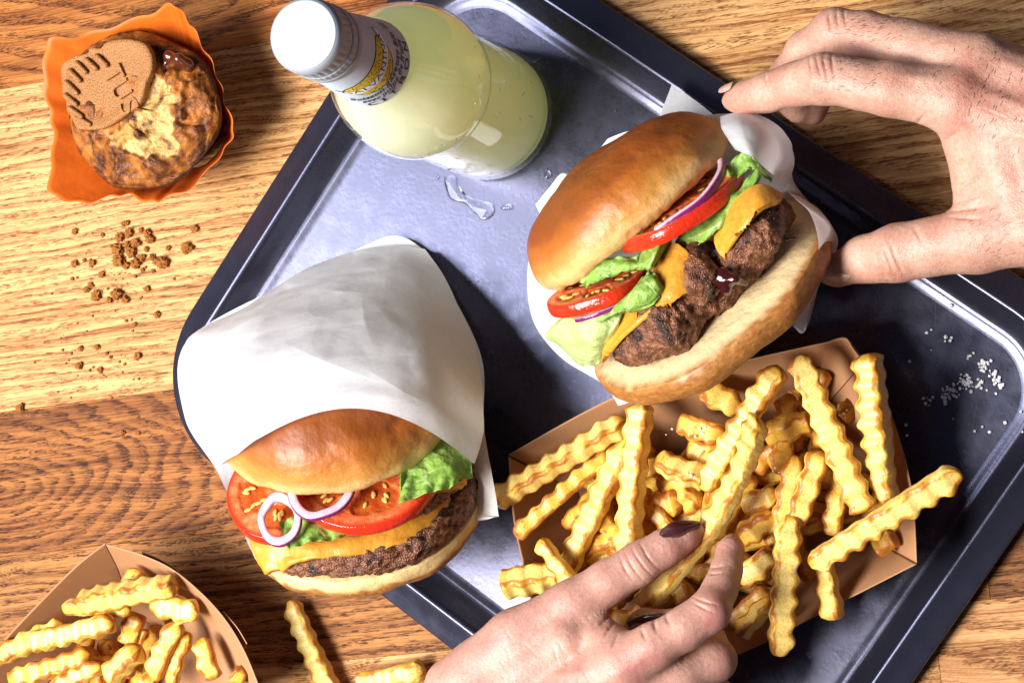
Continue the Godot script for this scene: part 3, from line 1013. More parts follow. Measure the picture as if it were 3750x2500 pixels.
func make_crumbs() -> void:
	rng.seed = 99
	# three rough crumb shapes, shared by all
	var shapes := []
	for k in 4:
		var P := PackedVector3Array()
		var nu := 26
		var nv := 16
		for j in nv:
			for i in nu:
				var a := TAU * i / nu
				var b := PI * j / (nv - 1) - PI * 0.5
				var d := Vector3(cos(a) * cos(b), sin(b) * 0.8, sin(a) * cos(b))
				d *= 1.0 + 0.85 * fbm(d + Vector3(k * 7, 0, 0), 1.2) + 0.4 * cel(d + Vector3(k * 3, 5, 0), 3.0) + 0.2 * sim(d, 5.0)
				P.append(d)
		shapes.append(grid(P, PackedColorArray(), nu, nv, true))
	var kinds := ["coarse brown biscuit crumb scattered on the oak table below the muffin", "crumbs on the table"]
	# [place, radius in cm]
	var big := [[q(-17.24, 0.10, -4.68), 0.30], [q(-16.86, 0.10, -5.63), 0.19], [q(-18.56, 0.10, -3.94), 0.34], [q(-18.97, 0.10, -4.04), 0.20], [q(-19.32, 0.10, -5.14), 0.24], [q(-19.50, 0.10, -5.47), 0.22], [q(-19.89, 0.10, -5.63), 0.14], [q(-20.68, 0.10, -6.00), 0.15], [q(-20.90, 0.10, -5.96), 0.13], [q(-21.03, 0.10, -5.27), 0.24], [q(-20.55, 0.10, -5.49), 0.25], [q(-21.14, 0.10, -4.68), 0.30], [q(-21.07, 0.10, -4.10), 0.32], [q(-20.60, 0.10, -4.89), 0.20], [q(-20.12, 0.10, -4.97), 0.24], [q(-20.35, 0.10, -4.49), 0.27], [q(-20.09, 0.10, -3.94), 0.30], [q(-19.78, 0.10, -4.22), 0.20], [q(-19.55, 0.10, -4.66), 0.15], [q(-19.22, 0.10, -4.26), 0.18], [q(-20.67, 0.10, -3.83), 0.20], [q(-18.33, 0.10, -4.69), 0.14], [q(-23.64, 0.10, -5.60), 0.17], [q(-22.07, 0.10, -5.40), 0.12], [q(-23.59, 0.10, -3.97), 0.20], [q(-22.60, 0.10, -3.96), 0.19], [q(-23.07, 0.10, -4.14), 0.11], [q(-22.04, 0.10, -3.40), 0.18], [q(-23.74, 0.10, -3.19), 0.10], [q(-22.30, 0.10, -2.30), 0.28], [q(-22.86, 0.10, -2.63), 0.18], [q(-22.64, 0.10, -2.85), 0.16], [q(-21.12, 0.10, -2.40), 0.32], [q(-20.63, 0.10, -2.11), 0.20], [q(-21.56, 0.10, -2.07), 0.16], [q(-19.47, 0.10, -2.65), 0.17], [q(-18.85, 0.10, -1.35), 0.18], [q(-20.10, 0.10, -0.87), 0.12], [q(-23.12, 0.10, 0.36), 0.15], [q(-22.18, 0.10, 0.31), 0.15], [q(-19.89, 0.10, 0.75), 0.20], [q(-23.17, 0.10, 1.25), 0.20], [q(-22.00, 0.10, 1.46), 0.16], [q(-21.65, 0.10, 0.62), 0.10], [q(-21.43, 0.10, 0.80), 0.10], [q(-26.48, 0.10, 3.40), 0.22], [q(-20.64, 0.10, 4.62), 0.14], [q(-19.73, 0.10, 4.61), 0.09], [q(-19.15, 0.10, -3.55), 0.12], [q(-19.74, 0.10, -3.60), 0.12]]
	var own := {0: "largest lone biscuit crumb, nearest the tray, right of the crumb heap", 1: "round biscuit crumb on the wood above the largest lone crumb", 22: "lone biscuit crumb on the wood upper left of the crumb heap", 32: "largest lump of the lower small heap of biscuit crumbs", 29: "left-hand lump of the lower small heap of biscuit crumbs", 36: "lone biscuit crumb between the lower heap and the tray corner", 45: "dark biscuit crumb on the plank joint at the left picture edge", 2: "largest crumb at the right end of the main crumb heap"}
	for k in big.size():
		crumb(shapes, big[k][0], big[k][1], [own.get(k, kinds[0]), kinds[1]])
	for k in 150:
		var centre: Vector3 = [q(-20.45, 0.00, -4.61), q(-21.63, 0.00, -2.74), q(-21.80, -0.00, 0.13), q(-20.92, 0.00, -3.62), q(-22.01, -0.00, 1.24)][k % 5]
		crumb(shapes, centre + q(rng.randfn(0, 1.6), 0, rng.randfn(0, 1.1)), 0.018 + 0.07 * pow(rng.randf(), 2.5), kinds)
	for e in [q(5.12, 0.50, -10.90), q(6.65, 0.50, -9.91)]:
		crumb(shapes, e, 0.06, ["tiny reddish crumb on the tray floor between the bottle and the held burger", "crumbs on the tray"])
	# salt on the tray floor
	var flake: ArrayMesh = shapes[1]
	var salt := [q(20.91, 0.44, 2.40), q(20.69, 0.44, 2.54), q(20.81, 0.44, 2.26), q(21.04, 0.44, 2.20), q(20.97, 0.44, 2.58), q(20.73, 0.44, 2.70), q(21.20, 0.44, 1.99), q(21.59, 0.44, 1.87), q(21.70, 0.44, 2.00), q(21.51, 0.44, 1.71), q(21.82, 0.44, 1.90), q(21.97, 0.44, 1.86), q(21.86, 0.44, 1.63), q(22.05, 0.44, 2.06), q(22.32, 0.44, 1.98), q(21.47, 0.44, 2.14), q(22.55, 0.44, 1.04), q(22.43, 0.44, 0.92), q(22.70, 0.44, 0.96), q(22.63, 0.44, 1.24), q(22.51, 0.44, 1.16), q(21.93, 0.44, 0.67), q(19.96, 0.44, -0.37), q(21.02, 0.44, -0.02), q(23.02, 0.44, 1.62), q(23.14, 0.44, 1.74), q(22.94, 0.44, 1.51), q(23.29, 0.44, 2.09), q(23.41, 0.44, 1.93), q(22.82, 0.44, 1.43), q(20.07, 0.44, 2.66), q(19.99, 0.44, 2.58), q(21.32, 0.44, 2.53), q(21.20, 0.44, 2.46), q(21.06, 0.50, -1.59), q(22.68, 0.44, 2.21), q(23.50, 0.44, 3.65), q(22.49, 0.44, 3.85), q(21.17, 0.44, 3.51), q(19.05, 0.44, 3.81), q(24.19, 0.50, 3.16), q(24.28, 0.50, 4.07), q(22.81, 0.44, 4.08), q(20.16, 0.44, 0.42), q(19.18, 0.44, 0.93), q(19.10, 0.44, 4.28), q(22.15, 0.44, 4.05)]
	for k in 110:
		var base: Vector3 = salt[rng.randi() % 31]
		salt.append(base + q(rng.randfn(0, 0.14), 0, rng.randfn(0, 0.14)))
	for e in salt:
		var o := obj("salt_grain", flake, mats.salt)
		var s := rng.randf_range(0.00025, 0.0010)
		o.transform = Transform3D(Basis.from_euler(Vector3(rng.randf_range(-0.6, 0.6), rng.randf() * TAU, rng.randf_range(-0.6, 0.6))).scaled(Vector3.ONE * s), e)
		tag(o, "coarse white salt grain lying on the navy tray right of the fries", "salt", "salt grains spilled on the tray")


func crumb(shapes: Array, at: Vector3, r: float, kinds: Array) -> void:
	var o := obj("crumb", shapes[rng.randi() % 4], mats.crumb)
	o.transform = Transform3D(Basis.from_euler(Vector3(0, rng.randf() * TAU, 0)).scaled(Vector3.ONE * r * 0.01), Vector3(at.x, maxf(at.y - 0.001, 0.0) + r * 0.006, at.z))
	tag(o, kinds[0], "crumb", kinds[1])


# ---------------------------------------------------------------- burger parts; local axes: x across, y up through the stack, z towards the front
func bun_top(R: float, H: float, sd: float, bite: float) -> ArrayMesh:
	var nu := 200
	var nv := 90
	var P := PackedVector3Array()
	var C := PackedColorArray()
	for j in nv:
		var s := float(j) / (nv - 1)
		for i in nu:
			var a := TAU * i / nu
			var r: float
			var h: float
			if s < 0.28:
				r = R * 0.93 * s / 0.28
				h = 0.05 - 0.12 * pow(s / 0.28, 3.0)
			else:
				var t := (s - 0.28) / 0.72
				var ang := lerpf(-1.25, PI * 0.5, t)
				if ang < 0.0:
					r = R - 0.55 + 0.55 * cos(ang) - 0.02
					h = 0.55 + 0.62 * sin(ang)
				else:
					r = R * pow(maxf(cos(ang), 0.0), 0.80)
					h = 0.55 + (H - 0.55) * pow(sin(ang), 0.95)
			var p := Vector3(cos(a) * r, h, sin(a) * r)
			var w := p + Vector3(sd, sd * 0.7, 0)
			var k := smoothstep(0.1, 0.6, h)
			p += Vector3(p.x, p.y * 0.8, p.z).normalized() * (0.22 * sim(w, 0.22) + 0.05 * sim(w, 0.7) + 0.014 * fbm(w, 2.4) + 0.018 * smoothstep(0.2, 0.5, sim(w, 1.5)))
			p.y += (1.0 - k) * (0.10 * sim(w, 0.6) + 0.04 * sim(w, 2.0))
			P.append(p * 0.01)
			# baked: pale round the lower edge, browner towards the top, uneven
			var n := 0.5 + 0.5 * fbm(w, 0.30)
			var g := 0.5 + 0.5 * fbm(w + Vector3(4, 4, 4), 2.6)
			var bake := clampf((h - 0.45) / (H * 0.62) + (n - 0.5) * 0.38 + (g - 0.5) * 0.12 + bite, 0.0, 1.0)
			var c := Color(0.76, 0.51, 0.20).lerp(Color(0.58, 0.27, 0.055), smoothstep(0.08, 0.36, bake))
			c = c.lerp(Color(0.42, 0.130, 0.018), smoothstep(0.34, 0.72, bake))
			c = c.lerp(Color(0.25, 0.062, 0.010), smoothstep(0.76, 1.0, bake) * 0.8)
			if s < 0.30:
				c = Color(0.80, 0.60, 0.32).lerp(Color(0.60, 0.34, 0.12), smoothstep(0.35, 0.75, g))
			C.append(c)
	return grid(P, C, nu, nv, true)


func bun_bottom(R: float, H: float, sd: float, pale := 1.42) -> ArrayMesh:
	var nu := 200
	var nv := 90
	var P := PackedVector3Array()
	var C := PackedColorArray()
	for j in nv:
		var s := float(j) / (nv - 1)
		for i in nu:
			var a := TAU * i / nu
			var r: float
			var h: float
			var face := 0.0
			if s < 0.2:
				r = (R - 0.7) * s / 0.2
				h = 0.0
			elif s < 0.65:
				var ang := lerpf(-PI * 0.5, 0.55, (s - 0.2) / 0.45)
				r = R - 0.7 + 0.7 * cos(ang)
				h = 0.85 + 0.85 * sin(ang)
			else:
				var t := (s - 0.65) / 0.35
				r = lerpf(R - 0.10, 0.0, pow(t, 0.8))
				h = lerpf(1.30, H, smoothstep(0.0, 0.12, t))
				face = smoothstep(0.0, 0.05, t)
			var p := Vector3(cos(a) * r, h, sin(a) * r)
			var w := p + Vector3(sd, sd * 0.3, 2)
			p += Vector3(p.x, (p.y - 0.8) * 2.0, p.z).normalized() * (0.20 * sim(w, 0.25) + 0.06 * sim(w, 0.8) + (0.05 * fbm(w, 2.5) if face > 0.5 else 0.012 * fbm(w, 4.0)))
			P.append(p * 0.01)
			var n := 0.5 + 0.5 * fbm(w, 0.4)
			var g := 0.5 + 0.5 * fbm(w + Vector3(4, 4, 4), 4.0)
			var crust := Color(0.34, 0.130, 0.028).lerp(Color(0.52, 0.26, 0.07), smoothstep(0.35, 0.7, g * 0.6 + n * 0.4))
			crust = crust.lerp(Color(0.30, 0.11, 0.03), smoothstep(0.62, 0.85, n) * 0.7)
			crust = crust.lerp(Color(0.82, 0.62, 0.30), smoothstep(pale - 0.15, pale + 0.15, h + 0.2 * sim(w, 1.2)))
			var crumb_c := Color(0.86, 0.70, 0.40).lerp(Color(0.66, 0.42, 0.17), smoothstep(0.60, 0.85, g))
			C.append(crust.lerp(crumb_c, face))
	return grid(P, C, nu, nv, true)


func meat_colour(w: Vector3) -> Color:
	var n := 0.5 + 0.5 * fbm(w, 0.7)
	var g := 0.5 + 0.5 * fbm(w + Vector3(9, 2, 5), 3.2)
	var c := Color(0.125, 0.043, 0.020).lerp(Color(0.31, 0.125, 0.058), smoothstep(0.35, 0.72, g))
	c = c.lerp(Color(0.40, 0.185, 0.105), smoothstep(0.62, 0.85, g) * 0.7)
	return c.lerp(Color(0.018, 0.009, 0.009), smoothstep(0.54, 0.74, n) * 0.85)


func minced(p: Vector3, n: Vector3, w: Vector3) -> Vector3:
	# coarse minced lumps
	return p + n * (0.18 * sim(w, 0.55) + 0.34 * (0.30 - absf(fbm(w, 1.2))) + 0.16 * (0.5 + cel(w, 2.6)))


func patty(R: float, H: float, sd: float, squash := 1.0) -> ArrayMesh:
	var nu := 300
	var nv := 110
	var P := PackedVector3Array()
	var C := PackedColorArray()
	for j in nv:
		var s := float(j) / (nv - 1)
		for i in nu:
			var a := TAU * i / nu
			var ang := lerpf(-PI * 0.5, PI * 0.5, s)
			var r := R - H * 0.5 + H * 0.5 * pow(maxf(cos(ang), 0.0), 0.7)
			if absf(sin(ang)) > 0.85:
				r *= 1.0 - smoothstep(0.85, 1.0, absf(sin(ang)))
			var p := Vector3(cos(a) * r, H * 0.5 * sin(ang), sin(a) * r * squash)
			var w := p + Vector3(sd, sd, -sd)
			p = minced(p, Vector3(cos(a) * cos(ang), sin(ang), sin(a) * cos(ang)), w)
			P.append(p * 0.01)
			C.append(meat_colour(w))
	return grid(P, C, nu, nv, true)


func meat_lump(bones: Array, at: Vector3, sd: float) -> ArrayMesh:
	var g := blob(bones, 0.0010, 0.0022)
	var P: PackedVector3Array = g[0]
	var N := normals_of(P, g[1])
	var C := PackedColorArray()
	for i in P.size():
		var w := P[i] * 100.0 + Vector3(sd, -sd, sd)
		var p := minced(P[i] * 100.0, N[i], w)
		P[i] = p * 0.01 - at
		C.append(meat_colour(w))
	return build(P, C, g[1])


func sheet(rows: Array, nu: int, nv: int, thick: float, at: Vector3, paint: int, sd: float) -> ArrayMesh:
	# a soft sheet through a net of points; paint 0 cheese, 1 lettuce, 2 paper, 3 pale lettuce
	var P := net(rows, nu, nv)
	var C := PackedColorArray()
	for i in P.size():
		var u := float(i % nu) / (nu - 1)
		var v := float(i / nu) / (nv - 1)
		var w := P[i] * 100.0 + Vector3(sd, sd * 2.0, -sd)
		var n := 0.5 + 0.5 * fbm(w, 0.5)
		var g := 0.5 + 0.5 * fbm(w, 3.5)
		match paint:
			0:
				P[i] += Vector3(0.1, 1, 0.1) * 0.0006 * fbm(w, 0.9)
				C.append(Color(0.68, 0.33, 0.040).lerp(Color(0.58, 0.24, 0.025), n).lerp(Color(0.80, 0.46, 0.09), smoothstep(0.65, 0.9, g) * 0.5))
			1, 3:
				var vein := 1.0 - smoothstep(0.0, 0.06, absf(sim(w + Vector3(3, 7, 1), 0.55)))
				var vein2 := 1.0 - smoothstep(0.0, 0.10, absf(sim(w, 1.3)))
				var edge := minf(minf(u, 1.0 - u), minf(v, 1.0 - v))
				P[i] += Vector3(0.15, 1, -0.1) * (0.0016 * sim(w, 0.75) + 0.0008 * sim(w, 1.6) + 0.0004 * vein + 0.0018 * sin(u * 31.0 + v * 9.0 + sd) * (1.0 - smoothstep(0.0, 0.22, edge)))
				var c := Color(0.17, 0.35, 0.045).lerp(Color(0.36, 0.54, 0.10), n)
				if paint == 3:
					c = Color(0.42, 0.58, 0.15).lerp(Color(0.70, 0.78, 0.38), n)
				c = c.lerp(Color(0.62, 0.72, 0.34), 0.60 * vein + 0.35 * vein2)
				c = c.lerp(Color(0.11, 0.26, 0.03), 0.35 * smoothstep(0.6, 0.8, g))
				C.append(c)
			_:
				C.append(Color.WHITE)
	return slab(P, C, nu, nv, thick * 0.01)


func tomato_slice(parent: Node3D, R: float, thick: float, sd: float, xf: Transform3D, pockets: int) -> void:
	var nu := 180
	var P := PackedVector3Array()
	var C := PackedColorArray()
	# rows: under face, rim, upper face inwards
	var rows := []
	for k in 6:
		rows.append([R * k / 6.0, -thick * 0.5, 0])
	for k in 9:
		var a := lerpf(-PI * 0.5, PI * 0.5, k / 8.0)
		rows.append([R - 0.10 + 0.10 * cos(a), thick * 0.5 * sin(a), 1])
	for k in 40:
		rows.append([(R - 0.10) * (1.0 - (k + 1) / 40.0), thick * 0.5, 2])
	var turn := fposmod(sd * 1.7, TAU)
	for row in rows:
		for i in nu:
			var a := TAU * i / nu
			var p := Vector3(cos(a) * row[0], row[1], sin(a) * row[0])
			var w := p + Vector3(sd, 0, sd)
			p += Vector3(cos(a), 0, sin(a)) * 0.16 * sim(Vector3(cos(a), sin(a), sd), 0.8) * row[0] / R
			var c := Color(0.56, 0.030, 0.010)
			if row[2] == 2:
				var rr: float = row[0] / R
				var sector := fposmod((a + turn) / TAU * pockets + 0.10 * sim(w, 1.0), 1.0)
				var wall := absf(sector - 0.5) * 2.0
				var gel := smoothstep(0.30, 0.40, rr) * (1.0 - smoothstep(0.76, 0.83, rr)) * (1.0 - smoothstep(0.66, 0.80, wall + 0.12 * sim(w, 1.4)))
				var n := 0.5 + 0.5 * fbm(w, 1.6)
				p.y -= 0.10 * gel - 0.03 * sim(w, 1.5) * gel
				var flesh := Color(0.72, 0.12, 0.035).lerp(Color(0.82, 0.27, 0.11), smoothstep(0.4, 0.8, n))
				flesh = flesh.lerp(Color(0.60, 0.04, 0.012), smoothstep(0.88, 0.97, rr))
				c = flesh.lerp(Color(0.36, 0.035, 0.008).lerp(Color(0.52, 0.12, 0.02), n), gel)
			elif row[2] == 0:
				c = Color(0.62, 0.08, 0.03)
			P.append(p * 0.01)
			C.append(c)
	var o := obj("tomato_slice", grid(P, C, nu, rows.size(), true), mats.tomato, parent, xf)
	# seeds in the pockets
	rng.seed = int(sd * 100.0) + 7
	var seed_mesh := SphereMesh.new()
	seed_mesh.radius = 0.0010
	seed_mesh.height = 0.0012
	seed_mesh.radial_segments = 10
	seed_mesh.rings = 5
	for k in pockets:
		for j in 7:
			var a := (k + 0.5 + rng.randf_range(-0.27, 0.27)) / pockets * TAU - turn
			var r := R * rng.randf_range(0.42, 0.74)
			var b := Basis.from_euler(Vector3(0, -a + rng.randf_range(-0.4, 0.4), 0)).scaled_local(Vector3(1.9, 0.9, 0.95))
			obj("seed", seed_mesh, mats.seed, o, Transform3D(b, q(cos(a) * r, thick * 0.5 - 0.05, sin(a) * r)))


func onion_ring(R: float, wide: float, high: float, from: float, to: float, sd: float, oval: float) -> ArrayMesh:
	# an arc of a ring: purple skin outside, white flesh
	var nu := 24
	var nv := 90
	var P := PackedVector3Array()
	var C := PackedColorArray()
	for j in nv:
		var a := lerpf(from, to, float(j) / (nv - 1))
		var k := Vector3(cos(a), sin(a), sd)
		var r0 := R * (1.0 + 0.10 * sim(k, 0.7))
		var end := minf(1.0, minf(j + 0.4, nv - 1 - j + 0.4) / 2.0) if to - from < 6.2 else 1.0
		for i in nu:
			var t := TAU * i / nu
			var x := signf(cos(t)) * pow(absf(cos(t)), 0.6) * wide * 0.5 * end
			var y := signf(sin(t)) * pow(absf(sin(t)), 0.6) * high * 0.5 * end
			var p := Vector3(cos(a) * (r0 + x), y + 0.06 * sim(k, 1.1), sin(a) * (r0 + x) * oval)
			P.append(p * 0.01)
			var skin := smoothstep(0.66, 0.92, x / (wide * 0.5))
			var n := 0.5 + 0.5 * fbm(p, 2.5)
			C.append(Color(0.68, 0.48, 0.55).lerp(Color(0.62, 0.30, 0.46), n * 0.6).lerp(Color(0.16, 0.014, 0.10), skin))
	return grid(P, C, nu, nv, true)


func draped(R0: float, half: float, v0: float, turn: float, drop: float, thick: float, sd: float) -> ArrayMesh:
	# a square slice of melted cheese lying at height v0, sagging where it passes the edge of the patty of radius R0
	var n := 60
	var P := PackedVector3Array()
	var C := PackedColorArray()
	for j in n:
		for i in n:
			var a := Vector2(i, j) / (n - 1) * 2.0 - Vector2.ONE
			var f := Vector2(a.x * sqrt(1.0 - a.y * a.y * 0.10), a.y * sqrt(1.0 - a.x * a.x * 0.10)) * half
			f = f.rotated(turn)
			var w := Vector3(f.x + sd, v0, f.y - sd)
			var r := f.length()
			var over := maxf(0.0, r - R0 + 0.35 + 0.25 * sim(w, 0.4))
			var rr := r - over * 0.55
			f = f * (rr / maxf(r, 0.001))
			var p := Vector3(f.x, v0 - drop * over * (1.0 + 0.3 * sim(w, 0.7)) + 0.07 * fbm(w, 0.7), f.y)
			P.append(p * 0.01)
			var m := 0.5 + 0.5 * fbm(w, 0.6)
			var g := 0.5 + 0.5 * fbm(w, 4.0)
			C.append(Color(0.68, 0.33, 0.040).lerp(Color(0.58, 0.24, 0.025), m).lerp(Color(0.82, 0.50, 0.10), smoothstep(0.66, 0.85, g) * 0.5))
	return slab(P, C, n, n, thick * 0.01)


func move(dx: float, dy: float, dz: float, tilt_x := 0.0, tilt_z := 0.0, turn := 0.0) -> Transform3D:
	return Transform3D(Basis.from_euler(Vector3(tilt_x, turn, tilt_z)), q(dx, dy, dz))


func crumple(P: PackedVector3Array, amount: float, sd: float) -> PackedVector3Array:
	# sharp folds of creased paper: sums of folded planes
	rng.seed = int(sd * 10.0) + 3
	var folds := []
	var lo := Vector3.INF
	var hi := -Vector3.INF
	for p in P:
		lo = lo.min(p)
		hi = hi.max(p)
	for k in 34:
		var c := Vector3(rng.randf_range(lo.x, hi.x), 0, rng.randf_range(lo.z, hi.z))
		var a := rng.randf() * TAU
		folds.append([c, Vector3(cos(a), 0, sin(a)), rng.randf_range(0.010, 0.036), rng.randf_range(-1.0, 1.0)])
	var waves := []
	for k in 5:
		var a2 := rng.randf() * TAU
		var l := rng.randf_range(0.026, 0.075)
		waves.append([Vector3(cos(a2), 0, sin(a2)) / l, rng.randf(), l * 4.2])
	var out := PackedVector3Array()
	for p in P:
		var h := 0.0
		for k in waves.size():
			var t: float = p.dot(waves[k][0]) + waves[k][1] + 0.10 * sim(p * 100.0, 0.22)
			var env := smoothstep(-0.05, 0.35, sim(p * 100.0 + Vector3(k * 9.0, 0, k * 4.0 + sd), 0.16))
			h += waves[k][2] * (absf(t - floorf(t) - 0.5) - 0.25) * env
		h *= 1.0
		for f in folds:
			var d: Vector3 = p - f[0]
			d.y = 0.0
			var g := maxf(0.0, 1.0 - d.length() / f[2])
			h += 0.35 * f[3] * (absf(d.dot(f[1])) / f[2] - 0.35) * g
		out.append(p + Vector3(0, h * amount * 0.01, 0))
	return out


func wrap_over(P: PackedVector3Array, xf: Transform3D, R: float, up: float, down: float) -> PackedVector3Array:
	# lay a sheet over a bun: whatever would lie inside the swollen bun is pushed out to its surface
	var inv := xf.affine_inverse()
	var out := PackedVector3Array()
	for p in P:
		var l := inv * p * 100.0
		var r := Vector2(l.x, l.z).length() / R
		var h := l.y / (up if l.y > 0.0 else down)
		var g := pow(pow(r, 2.5) + pow(absf(h), 2.1), 0.435)
		if g < 1.0 and g > 0.01:
			l /= g
		out.append(xf * (l * 0.01))
	return out


func paper_sheet(rows: Array, at: Vector3, nu: int, nv: int, amount: float, sd: float, over = null) -> ArrayMesh:
	var P := net(rows, nu, nv)
	if over != null:
		P = wrap_over(P, over, 5.75, 3.6, 1.3)
	P = crumple(P, amount, sd)
	if over != null:
		P = wrap_over(P, over, 5.62, 3.5, 1.2)
	for i in P.size():
		P[i] -= at
	return grid(P, PackedColorArray(), nu, nv, false)



